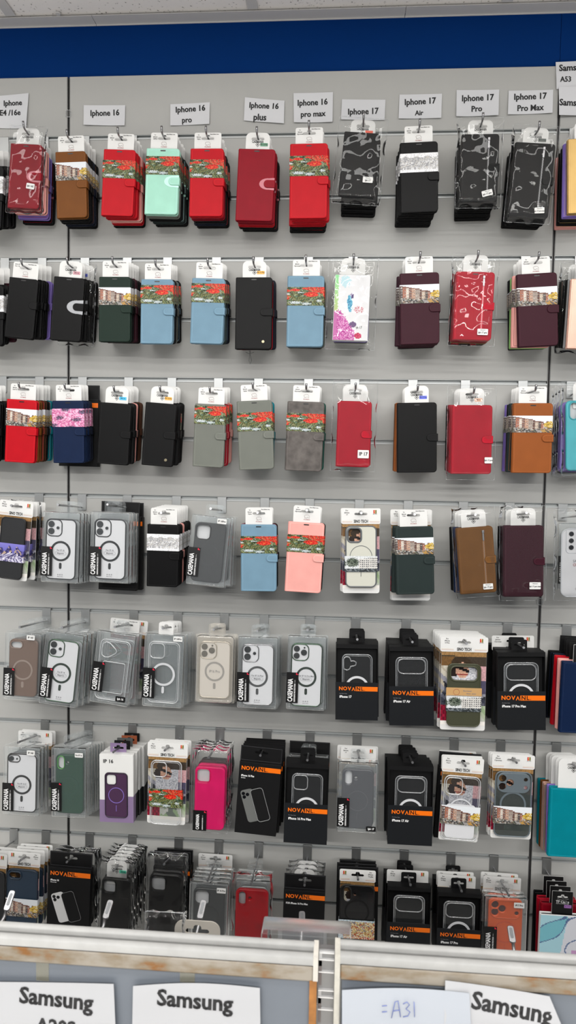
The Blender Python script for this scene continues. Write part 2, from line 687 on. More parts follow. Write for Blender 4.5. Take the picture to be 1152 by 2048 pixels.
def print_sheet(kind, cx, cz, w, h, y, nx=40, ny=56):
    b = MB()
    vs = [(cx - w / 2 + w * i / nx, y, cz - h / 2 + h * j / ny) for j in range(ny + 1) for i in range(nx + 1)]
    fs = [(j * (nx + 1) + i, j * (nx + 1) + i + 1, (j + 1) * (nx + 1) + i + 1, (j + 1) * (nx + 1) + i) for j in range(ny) for i in range(nx)]
    b.add(vs, fs)
    b.col = picture(kind, nx, ny)
    return b


def band_mesh(kind, w, t, z0, z1, nx=92, ny=34):
    """a printed paper sleeve round a case: left side, front, right side and a plain back"""
    g = 0.0006
    L = [0, t, t + w, 2 * t + w]
    path = []
    for i in range(nx + 1):
        s = L[3] * i / nx
        if s <= t:
            path.append((-w / 2 - g, t / 2 - s))
        elif s <= t + w:
            path.append((-w / 2 + (s - t), -t / 2 - g))
        else:
            path.append((w / 2 + g, -t / 2 + (s - t - w)))
    b = MB()
    vs = [(x, y, z0 + (z1 - z0) * j / ny) for j in range(ny + 1) for x, y in path]
    fs = [(j * (nx + 1) + i, j * (nx + 1) + i + 1, (j + 1) * (nx + 1) + i + 1, (j + 1) * (nx + 1) + i) for j in range(ny) for i in range(nx)]
    b.add(vs, fs)
    col = list(picture(kind, nx, ny))
    b.add([(w / 2 + g, t / 2 + g, z0), (-w / 2 - g, t / 2 + g, z0), (-w / 2 - g, t / 2 + g, z1), (w / 2 + g, t / 2 + g, z1)], [(0, 1, 2, 3)])
    b.col = col + [lin((200, 200, 200))]
    return b


# ------------------------------------------------------------------ shared parts
def euro(cx=0.0, cz=0.0, s=1.0):
    p = [(-.013, -.0045), (-.0150, -.0030), (-.0150, -.0010), (-.013, .0012), (-.0052, .0012), (-.0048, .0040), (-.0030, .0062), (.0030, .0062), (.0048, .0040), (.0052, .0012), (.013, .0012), (.0150, -.0010), (.0150, -.0030), (.013, -.0045)]
    return [(cx + x * s, cz + z * s) for x, z in p]


BEAR = [(-.0062, -.0046), (-.0060, .0002), (-.0072, .0006), (-.0078, .0020), (-.0064, .0034), (-.0050, .0044), (-.0020, .0050), (.0020, .0052), (.0052, .0042), (.0070, .0016), (.0074, -.0046), (.0044, -.0046), (.0040, -.0014), (.0006, -.0012), (.0004, -.0046), (-.0026, -.0046), (-.0030, -.0010), (-.0036, -.0046)]


def bear_card(p, hc, w, lines, y=0.0):
    bot = -hc - 0.018
    o = put('hang_card', flat(rrect(0, (0.0115 + bot) / 2, w, 0.0115 - bot, 0.0045), [euro()], y - .0004, y + .0004), M('card'), p)
    f = y - .0007
    b = MB()
    b.tube([(x * .82 + .0, f, -hc * .52 + z * .82) for x, z in BEAR], .00022, 0, 4, True)
    front(b.build('logo', mat('bear_logo_ink', (120, 84, 84), .6), o))
    text('POLARBEAR', .0027, 0, f, -hc * .78, M('redink'), o, .02)
    for i, s in enumerate(lines):
        text(s, .0040 if i else .0032, -w * .34, f, .0062 - .0046 * i, M('ink'), o, .02, .9)
    text('Hand Made Line', .0031, w * .24, f, .0078, M('ink'), o, .03)
    return o


def mania_card(p, hc, w, scol, stext, y=0.0):
    bot = -hc - 0.018
    o = put('hang_card', flat(rrect(0, (0.0125 + bot) / 2, w, 0.0125 - bot, (.012, .012, .003, .003), 7), [euro()], y - .0004, y + .0004), M('card'), p)
    f = y - .0007
    text('CASEMANIA', .0080, 0, f, -.0085, M('ink'), o, .035, .62)
    b = MB()
    cz = -.0150
    for r, m in ((.0044, 0),):
        pts = [(0, f, cz + r), (r, f, cz), (0, f, cz - r), (-r, f, cz)]
        b.tube(pts, .0006, 0, 4, True)
    b.disc(0, cz, .0016, f - .0002, f + .0002)
    front(b.build('logo', M('ink'), o))
    if scol:
        s = MB().slab(.0150, cz + .0004, .0175, .0074, .0008, f - .0002, f + .0002).build('model_sticker', mat('sticker_%d_%d_%d' % scol, scol, .4), o)
        front(s)
        text(stext, .0046, .0150, f - .0004, cz + .0004, M('ink'), s, .02, .85)
    return o


def label_sticker(p, cx, cz, w, h, y, s, black=False, size=.006, rot=0.0, top=None):
    b = MB().slab(0, 0, w, h, .0015, -.0002, .0002)
    me = b.mesh('label_sticker')
    me.transform(Matrix.Translation((cx, y, cz)) @ Matrix.Rotation(rot, 4, 'Y'))
    o = front(put('label_sticker', me, M('sticker') if black else M('card'), p))
    text(s, size, cx, y - .0006, cz - (.0016 if top else 0), M('whiteink') if black else M('ink'), o, .03, .85, rot=rot)
    if top:
        text(top, .0024, cx, y - .0006, cz + h * .3, M('ink'), o, .02, .8, rot=rot)
    return o


def brand_tag(p, x0, z0, y, w=.0215, h=.050, rot=0.0, cut=1.0):
    """black corner label with a red flash and white lettering running upwards; x0, z0 is its lower left corner"""
    T = Matrix.Translation((x0, y, z0)) @ Matrix.Rotation(rot, 4, 'Y')
    b = MB()
    c = .0055
    b.add([(0, 0, 0), (w, 0, 0), (w, 0, h - c), (w - c, 0, h), (0, 0, h)], [(0, 1, 2, 3, 4)])
    b.add([(0, .0003, 0), (w, .0003, 0), (w, .0003, h), (0, .0003, h)], [(3, 2, 1, 0)])
    me = b.mesh('brand_sticker')
    me.transform(T)
    o = put('brand_sticker', me, M('sticker'), p)
    r = MB().add([(w - c, -.0003, h), (w, -.0003, h - c), (w - c * 1.1, -.0003, h - c * .9)], [(0, 2, 1)]).mesh('red_flash')
    r.transform(T)
    front(put('red_flash', r, mat('red_flash', (216, 40, 66), .4), o))
    for s, sz, xx, sxx in (('CASEMANIA', .0110, w * .36, .62), ('DEFENSIVE PROTECTION  \u2022 \u2022 \u2022', .0033, w * .72, .8)):
        me = text_mesh(s, sz * h / .050, .03, sxx * 1.0, 'LEFT')
        me.transform(T @ Matrix.Translation((xx, -.0004, .0030)) @ Matrix.Rotation(-math.pi / 2, 4, 'Y'))
        t = put('lettering', me, M('whiteink'), o)
        FRONT.add(t.name)
    return o


def film_bag(p, w, h, z_top, t, seed, flare=.006):
    """thin crumpled polypropylene bag: front and back sheets meeting in a seam, pierced where the hook goes through"""
    R = random.Random(seed)
    nx, nz = 18, 30
    ph = [R.uniform(0, 6.28) for _ in range(8)]
    b = MB()
    for side in (-1, 1):
        vs = []
        for j in range(nz + 1):
            for i in range(nx + 1):
                u, v = i / nx, j / nz
                edge = min(1.0, min(u, 1 - u) / .09, min(v, 1 - v) / .05)
                wob = .0010 * math.sin(11 * u + 6 * v + ph[0]) + .0011 * math.sin(17 * v - 9 * u + ph[1]) + .0004 * math.sin(27 * u + 19 * v + ph[2]) + .0004 * math.sin(41 * v + ph[3])
                k = 1 if edge >= 1 else edge
                x = -w / 2 + w * u + (.0022 * math.sin(19 * v + ph[4]) * (1 if u > .5 else -1) if u in (0.0, 1.0) else 0)
                z = z_top - h * v + (.0025 * math.sin(15 * u + ph[5]) if v in (0.0, 1.0) else 0)
                y = ((.0010 * math.sin(11 * v + 3 * u + ph[7]) + .0011 * math.sin(43 * v + 31 * u + ph[5]) + .0008 * math.sin(71 * v - 37 * u + ph[6])) * (1 - k)) + side * ((t / 2 + .0012) * k + (abs(wob) * .55 if k > .5 else .4 * wob + .0003))
                if not edge:
                    y = .0016 * math.sin(13 * v + 5 * u + ph[6]) + side * .0001
                vs.append((x, y, z))
        fs = []
        for j in range(nz):
            for i in range(nx):
                a = j * (nx + 1) + i
                q = [a, a + 1, a + nx + 2, a + nx + 1]
                mx = sum(vs[k][0] for k in q) / 4
                mz = sum(vs[k][2] for k in q) / 4
                if abs(mx) < .007 and abs(mz) < .009:
                    continue
                fs.append(q if side > 0 else q[::-1])
        b.add(vs, fs, 0, True)
    b.outline(0, z_top - h / 2, w - .001, h - .001, .002, 0, .00045, 1, 3)
    return b.build('plastic_bag', [M('film'), M('tpuedge')], p)


# ------------------------------------------------------------------ wallet case
def wallet(name, w, h, o):
    """folding wallet case on a hang card; origin where the hook carries it"""
    c = o['col']
    L = leather(c)
    t, hc = .0140, o.get('hc', .027)
    e = empty(name)
    zt, zc, zb = -hc, -hc - h / 2, -hc - h
    rad = (.002, .0075, .0075, .002)
    stitch = mat('stitch_' + c, tuple(min(255, int(q * 1.28 + 8)) for q in RGB[c]), .6)
    b = MB().slab(.0004, zc, w - .0008, h, rad, -t / 2, -t / 2 + .0034, .0013)
    if c != 'floral':
        b.tube([(x, -t / 2 - .0001, z) for x, z in rrect(.0008, zc, w - .008, h - .007, (.001, .005, .005, .001), 4)], .00030, 1, 4, True)
    fc = tint(b.build('front_cover', [L, stitch], e))
    if o.get('slot', True):
        front(MB().slab(o.get('slotx', 0), zt - .0055, .0125, .0026, .0012, -t / 2 - .0003, -t / 2 + .0002).build('speaker_slot', M('dark'), fc))
    tint(MB().slab(.0004, zc, w - .0008, h, rad, t / 2 - .0034, t / 2, .0013).build('back_cover', L, e))
    tint(MB().slab(-w / 2 + .0015, zc, .0034, h - .0012, .001, -t / 2 + .0034, t / 2 - .0034).build('spine', L, e))
    MB().slab(.0010, zc, w - .0062, h - .005, .005, -t / 2 + .0038, t / 2 - .0038).build('phone_shell', M('dark'), e)
    # clasp
    if o.get('strap', True):
        sz = zb + h * (1 - o.get('sv', .50))
        sl, sh = o.get('sl', .026), o.get('sh', .0175)
        x1 = w / 2 + .0028
        if o.get('crescent'):
            cm = mat('crescent_' + o['crescent'], dict(silver=(156, 158, 162), rose=(176, 104, 114), mint=(176, 222, 206))[o['crescent']], .35, .25)
            pts, cs = [], 1.22 if o['crescent'] == 'silver' else 1.0
            for i in range(33):
                a = math.pi / 2 + math.pi * i / 32
                k = 1 + .035 * (i % 2)
                pts.append((w / 2 - .0135 + .0205 * k * math.cos(a) * cs, sz + .0128 * k * math.sin(a) * cs))
            pts += [(w / 2 + .0008, sz - .0140 * cs), (w / 2 + .0008, sz + .0140 * cs)]
            put('silver_crescent' if o['crescent'] == 'silver' else 'clasp_crescent', flat(pts, [], -t / 2 - .0006, -t / 2 + .0001), cm, e)
        s = MB().slab(x1 - sl / 2 - .0006, sz, sl, sh, (.0082, .001, .001, .0082), -t / 2 - .0026, -t / 2 - .0007, .0007)
        s.slab(x1 - .0012, sz, .0018, sh, .0006, -t / 2 - .0008, t / 2 + .001)
        s.tube([(x, -t / 2 - .0027, z) for x, z in rrect(x1 - sl / 2, sz, sl - .005, sh - .0045, (.006, .001, .001, .006), 4)], .00028, 1, 4, True)
        tint(s.build('clasp_strap', [L, stitch], e))
    if o.get('button'):
        b = MB().disc(w * .27, zb + h * .105, .0036, -t / 2 - .0012, -t / 2 + .0004)
        front(b.build('snap_button', mat('button_brass', (150, 140, 116), .3, 1.0), e))
    if o.get('zip'):
        x = w * .22
        b = MB()
        b.slab(x, zc + h * .02, .0045, h * .80, .001, -t / 2 - .0005, -t / 2 + .0002, 0, 1)
        for i in range(46):
            zz = zc + h * .41 - h * .80 * (i + .5) / 46
            b.box(x - .0012 + .0007 * (i % 2), x + .0006 + .0007 * (i % 2), -t / 2 - .0012, -t / 2 - .0004, zz - .0007, zz + .0007)
        zp = front(b.build('zip', [M('steel'), M('dark') if c == 'black' else stitch], e))
        q = MB().slab(x, zt - .012, .0052, .0065, .001, -t / 2 - .0034, -t / 2 - .0010, .0005)
        q.slab(x, zt - .024, .0042, .017, .0015, -t / 2 - .0030, -t / 2 - .0016, .0005)
        front(q.build('zip_pull', M('steel'), zp))
    if o.get('band'):
        v0, v1 = o.get('bv', (.165, .435))
        band_mesh(o['band'], w, t, zt - h * v1, zt - h * v0).build('picture_band', M('pr'), e)
    if o.get('printed'):
        print_sheet(o['printed'], 0, zc, w - .002, h - .002, -t / 2 - .0005, 44, 76).build('printed_cover', M('pr'), e)
        text('Iph 17', .0085, w * .22, -t / 2 - .0012, zb + h * .20, M('ink'), e, .01, .75)
    if o.get('camhole'):
        pass
    k = o.get('card', 'bear')
    if k == 'bear':
        bear_card(e, hc, min(.0635, w * .86), o.get('lines', ['For', 'Iphone', '16']))
    elif k == 'mania':
        mania_card(e, hc, o.get('cw', .0560), o.get('sc'), o.get('st', ''))
    elif k == 'tf':
        tf_card(e, hc)
    y = -t / 2
    if o.get('bag'):
        bw, top, bot = o['bag'] if isinstance(o['bag'], tuple) else (.022, .020, .009)
        front(film_bag(e, w + bw, h + hc + top + bot, top, t + .002, name + str(w)))
        y = -t / 2 - .0036
    if o.get('lab'):
        s, lx, lz, lw, lh, sz, top = o['lab']
        label_sticker(e, w * lx, zt - h * lz, lw, lh, y, s, False, sz, o.get('labrot', 0.0), top)
    if o.get('lanyard'):
        b = MB()
        x = -w * .12
        b.tube([(x, 0, zb + .001), (x + .003, -.001, zb - .012), (x + .006, -.001, zb - .026), (x + .003, 0, zb - .034), (x, 0, zb - .026), (x + .002, 0, zb - .012), (x + .0035, .001, zb + .001)], .0005, 0, 5)
        b.tube([(x - .008, 0, zb - .006), (x + .001, -.001, zb - .010), (x + .012, 0, zb - .006)], .0005, 0, 5)
        front(b.build('wrist_loop', M('dark'), e))
    return e, t + .0032, hc


def tf_card(p, hc):
    bot = -hc - .012
    w = .047
    o = put('hang_card', flat(rrect(0, (.012 + bot) / 2, w, .012 - bot, .001), [euro(0, 0, .8)], -.0004, .0004), M('sticker'), p)
    front(MB().slab(0, (.012 + bot) / 2, w + .0012, .0012 + .012 - bot, .001, .00045, .0006).build('white_edge', M('card'), o))
    b = MB().tube([(-.013, -.0007, -.0075), (-.010, -.0007, -.0060), (-.006, -.0007, -.0082), (-.001, -.0007, -.0066), (.005, -.0007, -.0074), (.010, -.0007, -.0064), (.014, -.0007, -.0050)], .0003, 0, 4)
    front(b.build('script_logo', mat('silver_ink', (176, 176, 178), .4), o))
    text('TF Cases', .0085, 0, -.0007, -.0130, M('whiteink'), o, .03, .95)
    text('High Quality & Elegant Design', .0024, 0, -.0007, -.0175, M('whiteink'), o, .01)
    s = front(MB().slab(.0125, -.0235, .0165, .0072, .0004, -.0008, -.0005).build('model_sticker', mat('violet_sticker', (176, 120, 196), .4), o))
    text('IP 17 Pro', .0040, .0125, -.0011, -.0235, M('ink'), s, .01, .85)
    return o


# ------------------------------------------------------------------ bare phone cases (back plate, rim, camera cut-out ...)
def cam_geo(style, w, h):
    """cut-outs, rims and lenses of the camera corner, in metres from the case's top centre (z down = negative)"""
    holes, rims, lens = [], [], []
    if style == 'dual':                       # two round lenses in one rounded frame, flash beside
        rims.append((-.225 * w, -.285 * w, .50 * w, .54 * w, .15 * w))
        lens += [(-.325 * w, -.165 * w, .105 * w), (-.325 * w, -.395 * w, .105 * w), (-.105 * w, -.28 * w, .05 * w)]
    elif style == 'trio':
        rims.append((-.215 * w, -.29 * w, .54 * w, .54 * w, .17 * w))
        lens += [(-.335 * w, -.175 * w, .10 * w), (-.335 * w, -.405 * w, .10 * w), (-.10 * w, -.29 * w, .10 * w), (-.085 * w, -.13 * w, .03 * w)]
    elif style == 'pill':
        holes += [rrect(-.295 * w, -.28 * w, .235 * w, .46 * w, .115 * w, 7), rrect(-.065 * w, -.28 * w, .09 * w, .09 * w, .0449 * w, 5)]
        rims.append((-.295 * w, -.28 * w, .235 * w, .46 * w, .115 * w))
    elif style == 'square':
        holes.append(rrect(-.215 * w, -.30 * w, .44 * w, .46 * w, .12 * w, 6))
        rims.append((-.215 * w, -.30 * w, .44 * w, .46 * w, .12 * w))
    elif style == 'bar':
        holes.append(rrect(0, -.30 * w, .84 * w, .46 * w, .16 * w, 6))
        rims.append((0, -.30 * w, .84 * w, .46 * w, .16 * w))
    elif style == 'barholes':
        for x, z, r in ((-.31, -.19, .105), (-.31, -.42, .105), (-.10, -.305, .105), (.33, -.20, .058), (.33, -.43, .058)):
            holes.append([(x * w + r * w * math.cos(a * .5236), z * w + r * w * math.sin(a * .5236)) for a in range(12)])
        rims.append((0, -.31 * w, .88 * w, .54 * w, .18 * w))
    elif style == 'single':
        rims.append((-.27 * w, -.17 * w, .40 * w, .24 * w, .11 * w))
        lens += [(-.36 * w, -.17 * w, .085 * w), (-.17 * w, -.17 * w, .03 * w)]
    elif style == 'slot':
        holes.append(rrect(-.24 * w, -.19 * w, .42 * w, .24 * w, .119 * w, 7))
        rims.append((-.24 * w, -.19 * w, .42 * w, .24 * w, .12 * w))
    elif style == 'five':
        lens += [(-.25 * w, -.13 * w, .062 * w), (-.25 * w, -.31 * w, .062 * w), (-.25 * w, -.49 * w, .062 * w), (-.09 * w, -.22 * w, .034 * w), (-.09 * w, -.40 * w, .034 * w)]
        rims.append((-.17 * w, -.31 * w, .42 * w, .66 * w, .08 * w))
    elif style == 'diamond':
        pass
    return holes, rims, lens


def phone_case(p, cx, ztop, w, h, y, t, style, body, rim, ring=None, ringw=.0045, ringr=.27, ringz=.53, frame=True, bar=True, solid=True, rimr=.0011, barm=None, rad=.16):
    """p > phone_case > camera_rim, lens, magnet_ring ...; y is the front of the plate"""
    holes, rims, lens = cam_geo(style, w, h)
    holes = [[(cx + x, ztop + z) for x, z in q] for q in holes]
    zc = ztop - h / 2
    o = put('phone_case', flat(rrect(cx, zc, w, h, rad * w, 7), holes, y, y + t, min(.0022, t * .3) if solid else .0004), body, p)
    tint(o)
    if frame:
        put('case_frame', MB().outline(cx, zc, w - .001, h - .001, rad * w, y + .0006, .0017, n=6).mesh('f'), rim, o)
    for x, z, a, b, r in rims:
        front(put('camera_rim', MB().outline(cx + x, ztop + z, a, b, r, y - .0002, rimr, n=6).mesh('r'), rim, o))
    if style == 'barholes' and solid:
        for q in holes:
            mx, mz = sum(a for a, b in q) / len(q), sum(b for a, b in q) / len(q)
            front(MB().disc(mx, mz, abs(q[0][0] - mx) * .97, y + t * .35, y + t * .45).build('camera_lens', mat('lens_brown', (72, 34, 28), .3), o))
    for x, z, r in lens:
        q = MB().disc(cx + x, ztop + z, r, y - .0022, y + .0002, 0, 24)
        q.ring(cx + x, ztop + z, r * .62, r * .2, y - .0026, y - .002, 1, 20)
        front(q.build('camera_lens', [M('lens'), mat('lens_ring', (74, 76, 82), .2, .8)], o))
    if ring:
        rz = ztop - h * ringz
        front(MB().ring(cx, rz, w * ringr, ringw, y - .0007, y + .0002).build('magnet_ring', ring, o))
        if bar:
            front(MB().slab(cx, rz - w * ringr - .0135, .0062 if ringw > .003 else .0012, .0150, .003 if ringw > .003 else .0005, y - .0007, y + .0002).build('magnet_bar', barm or ring, o))
    return o


def clear_outline(p, cx, ztop, w, h, y, style, bright=False):
    """fully clear bumper case: a thin clear sheet with thick bright edges"""
    zc = ztop - h / 2
    o = MB().slab(cx, zc, w - .003, h - .003, .14 * w, y + .001, y + .0022).build('phone_case', M('tpu'), p)
    e = M('tpuedge') if not bright else clear_mat('bright_tpu_edge', (240, 244, 247), 0.42, 0.10, 0.1)
    b = MB().outline(cx, zc, w - .003, h - .003, .15 * w, y + .001, .0015, n=6)
    b.outline(cx, zc, w - .010, h - .010, .13 * w, y + .0006, .0005, n=6)
    b.build('case_frame', e, o)
    q = MB()
    if style == 'heart':
        pts = [(cx - .33 * w + .115 * w * math.cos(a), ztop - .20 * w + .10 * w * math.sin(a)) for a in [math.pi - i * math.pi / 6 for i in range(6)]]
        pts += [(cx - .20 * w, ztop - .24 * w), (cx - .11 * w, ztop - .23 * w), (cx - .03 * w, ztop - .28 * w), (cx - .05 * w, ztop - .37 * w), (cx - .13 * w, ztop - .40 * w), (cx - .21 * w, ztop - .41 * w), (cx - .24 * w, ztop - .50 * w), (cx - .33 * w, ztop - .54 * w), (cx - .43 * w, ztop - .50 * w), (cx - .445 * w, ztop - .40 * w)]
        q.tube([(x, y + .0004, z) for x, z in pts], .0013, 0, 6, True)
    elif style == 'diamond':
        pts = [(-.40, -.16), (-.30, -.10), (-.18, -.13), (.02, -.30), (.06, -.37), (.02, -.44), (-.18, -.58), (-.30, -.60), (-.40, -.54), (-.43, -.35)]
        q.tube([(cx + x * w, y + .0004, ztop + z * w) for x, z in pts], .0013, 0, 6, True)
        q.outline(cx + .02 * w, ztop - h * .62, w * .72, h * .50, .004, y + .0004, .0010)
    else:
        for x, z, a, b2, r in cam_geo(style, w, h)[1]:
            q.outline(cx + x, ztop + z, a, b2, r, y + .0004, .0012, n=6)
    q.build('camera_rim', e, o)
    return o


# ------------------------------------------------------------------ clear clamshell pack
def clamshell(name, w, h, o):
    t, hc = .0150, o.get('hc', .016)
    e = empty(name)
    zt, zc, zb = -hc, -hc - h / 2, -hc - h
    if o.get('cream'):
        sh = clear_mat('cream_clamshell', (232, 226, 214), .18, .03, .1)
        b = MB().slab(0, zc, w, h, .010, -t / 2, t / 2 - .001, .004)
    else:
        sh = M('clear')
        b = MB().slab(0, zc, w, h, .0035, -t / 2, t / 2 - .001, .0022)
        b.outline(0, zc, w - .004, h - .004, .004, -t / 2, .0005)
    b.slab(0, zc - .001, w + .005, h + .003, .003, t / 2 - .0009, t / 2 - .0003)
    b.build('clamshell', sh, e)
    if o.get('tab', True):
        put('hang_tab', flat(rrect(0, (.0105 + zt - .004) / 2, .036, .0105 - zt + .004, (.006, .006, .001, .001), 6), [euro(0, 0, .9)], t / 2 - .0008, t / 2 - .0002), M('card') if o.get('tab') == 'white' else sh, e)
    # the case inside
    cw, ch = o.get('cw', w * .80), o.get('ch', h * .845)
    cx, ct = o.get('cx', .000), zt - h * o.get('cz', .105)
    k = o['in']
    y = -t / 2 + .0042
    if k == 'plated':                         # clear back over a white sheet, plated rim and ring
        rim = mat('plated_' + o['rim'], dict(black=(40, 40, 44), green=(58, 84, 62), silver=(150, 150, 152), dark=(70, 66, 66))[o['rim']], .16, .85)
        c = phone_case(e, cx, ct, cw, ch, y, .006, o.get('cam', 'dual'), M('insert'), rim, rim, .0050, .30, .53, barm=rim, rimr=.0014)
        text(o.get('t1', 'For IP 16'), .0050, cx, y - .0006, ct - ch * .515, M('greyink'), c, .02)
        text('Magnetic', .0048, cx, y - .0006, ct - ch * .565, M('greyink'), c, .02)
        front(MB().outline(cx, ct - ch * .565, cw * .36, .0075, .0035, y - .0004, .0002, n=4).build('pill_outline', M('greyink'), c))
        text('\u00a9  \u00ae  \u00a9', .0040, cx, y - .0006, ct - ch * .925, M('greyink'), c, .02)
        text('Made in China', .0024, cx, y - .0006, ct - ch * .955, M('greyink'), c, .02)
    elif k == 'matte':
        body = mat('matte_' + o['col'], dict(green=(20, 58, 42), brown=(104, 82, 70), black=(24, 25, 27), grey=(70, 71, 76), carbon=(36, 37, 40), orange=(204, 80, 18))[o['col']], .45, mottle=.25 if o['col'] == 'carbon' else 0, mscale=700)
        rim = mat('rim_' + o['col'], dict(green=(74, 150, 60), brown=(130, 108, 96), black=(14, 14, 15), grey=(96, 97, 102), carbon=(26, 26, 28), orange=(196, 80, 24))[o['col']], .3)
        ring = mat('ring_' + o['col'], dict(green=(26, 62, 48), brown=(140, 124, 114), black=(12, 12, 13), grey=(88, 89, 94), carbon=(44, 45, 48), orange=(186, 66, 30))[o['col']], .4)
        phone_case(e, cx, ct, cw, ch, y, .008, o.get('cam', 'pill'), body, rim, ring if o.get('ring', True) else None, o.get('ringw', .004), .32, .53, frame=False)
        front(MB().slab(cx, ct - ch / 2, cw - .004, ch - .004, .008, y + .0084, y + .0088).build('paper_insert', mat('insert_grey', (206, 208, 210), .6), e))
    elif k == 'clear':
        c = clear_outline(e, cx, ct, cw, ch, y, o.get('cam', 'dual'), True)
        if o.get('ring'):
            wm = M('insert')
            front(MB().ring(cx, ct - ch * .53, cw * .33, .0052, y - .0004, y + .0003).build('magnet_ring', wm, c))
            front(MB().slab(cx, ct - ch * .53 - cw * .33 - .0125, .0062, .0165, .003, y - .0004, y + .0003).build('magnet_bar', wm, c))
    elif k == 'glitter':
        rim = mat('champagne_plating', (186, 178, 164), .22, .7)
        c = phone_case(e, cx, ct, cw, ch, y, .006, 'trio', mat('pearl_back', (206, 200, 192), .4), rim, mat('glitter_ring', (150, 148, 146), .3, .5, bump=.6, bscale=1500, mottle=.3, mscale=900), .0046, .29, .53, barm=mat('glitter_ring', (0, 0, 0)), rimr=.0016)
        text('IP16 Pro', .0088, cx, y - .0006, ct - ch * .53, M('greyink'), c, .02, .85)
    if o.get('tag', True):
        brand_tag(e, -w / 2 - .001, zb + h * o.get('tz', .095), -t / 2 - .0012, h=o.get('th', .064) * (h / .155), w=.0262 * (w / .084))
    if o.get('lab'):
        s, lx, lz, lw, lh, sz, blk = o['lab']
        label_sticker(e, w * lx, zt - h * lz, lw, lh, -t / 2 - .0010, s, blk, sz)
    return e, t + .001, hc


# ------------------------------------------------------------------ black boxes with orange brand band
def nova_logo(p, x0, x1, z, y, s):
    """x0 left end of the lettering, x1 right end of the band, z centre"""
    w = x1 - x0
    nx = x0 + w * .43
    b = MB().add([(nx, y - .0003, z - s * .72), (x1, y - .0003, z - s * .72), (x1, y - .0003, z + s * .72), (nx, y - .0003, z + s * .72)], [(0, 1, 2, 3)])
    o = b.build('brand_band', M('orange'), p)
    sz = s * 1.65
    m = M('orange')
    for ch, fx in (('N', .045), ('O', .158), ('V', .270)):
        text(ch, sz, x0 + w * fx, y - .0005, z, m, o, .034, 1.0)
    text('V', sz, x0 + w * .372, y - .0005, z, m, o, .034, 1.0, rot=math.pi)
    text('N', sz, x0 + w * .503, y - .0007, z, M('sticker'), o, .022, 1.0)
    text('L', sz, x0 + w * .602, y - .0007, z, M('sticker'), o, .022, 1.0)
    text('.', sz, x0 + w * .665, y - .0007, z, M('sticker'), o, .006, .92)
    return o


def window_box(name, w, h, o):
    """open-fronted black carton: tray with a clear case on show above a printed sleeve"""
    t, hc = .0220, o.get('hc', .014)
    e = empty(name)
    zt, zc, zb = -hc, -hc - h / 2, -hc - h
    m, mi = M('box'), M('boxin')
    b = MB()
    b.box(-w / 2, w / 2, t / 2 - .0012, t / 2, zb, zt)
    b.box(-w / 2, -w / 2 + .0012, -t / 2, t / 2 - .0012, zb, zt)
    b.box(w / 2 - .0012, w / 2, -t / 2, t / 2 - .0012, zb, zt)
    b.box(-w / 2 + .0012, w / 2 - .0012, -t / 2, t / 2 - .0012, zt - .0012, zt)
    b.box(-w / 2 + .0012, w / 2 - .0012, -t / 2, t / 2 - .0012, zb, zb + .0012)
    b.box(-w / 2 + .0012, w / 2 - .0012, -t / 2, -t / 2 + .0012, zt - h * .055, zt - .0012)
    b.build('carton', m, e)
    put('hang_tab', flat(rrect(0, (.011 + zt - .002) / 2, .036, .013 - zt, (.004, .004, .0005, .0005), 4), [euro(0, 0, .8)], t / 2 - .0024, t / 2 - .0014), m, e)
    MB().box(-w / 2 + .002, w / 2 - .002, t / 2 - .0042, t / 2 - .0026, zb + .002, zt - .004).build('backing_board', mi, e)
    split = zb + h * .50
    sl = MB().box(-w / 2 - .0006, w / 2 + .0006, -t / 2 - .0014, -t / 2 - .0002, zb, split)
    sl.build('front_sleeve', mat('sleeve_board', (22, 24, 27), .45, spec=.3), e)
    s = [c for c in e.children if c.name.startswith('front_sleeve')][0]
    y = -t / 2 - .0014
    nova_logo(s, -w * .42, w * .495, split - h * .085, y, .0075 * w / .1)
    text('For New Case', .0030, -w * .41, y - .0006, split - h * .150, M('greyink'), s, .02, 1.0, 'LEFT')
    text(o.get('t', 'iPhone 17'), .0082, -w * .41, y - .0006, split - h * .192, M('whiteink'), s, .035, .85, 'LEFT')
    cw, ch = w * .74, h * .86
    c = clear_outline(e, w * .01, zt - h * .135, cw, ch, -t / 2 + .006, o.get('cam', 'bar'))
    if o.get('ring', True):
        front(MB().ring(w * .01, zt - h * .135 - ch * .52, cw * .345, .0052, -t / 2 + .0054, -t / 2 + .0064, a0=0, a1=math.pi).build('magnet_ring', M('insert'), c))
    return e, t + .0018, hc


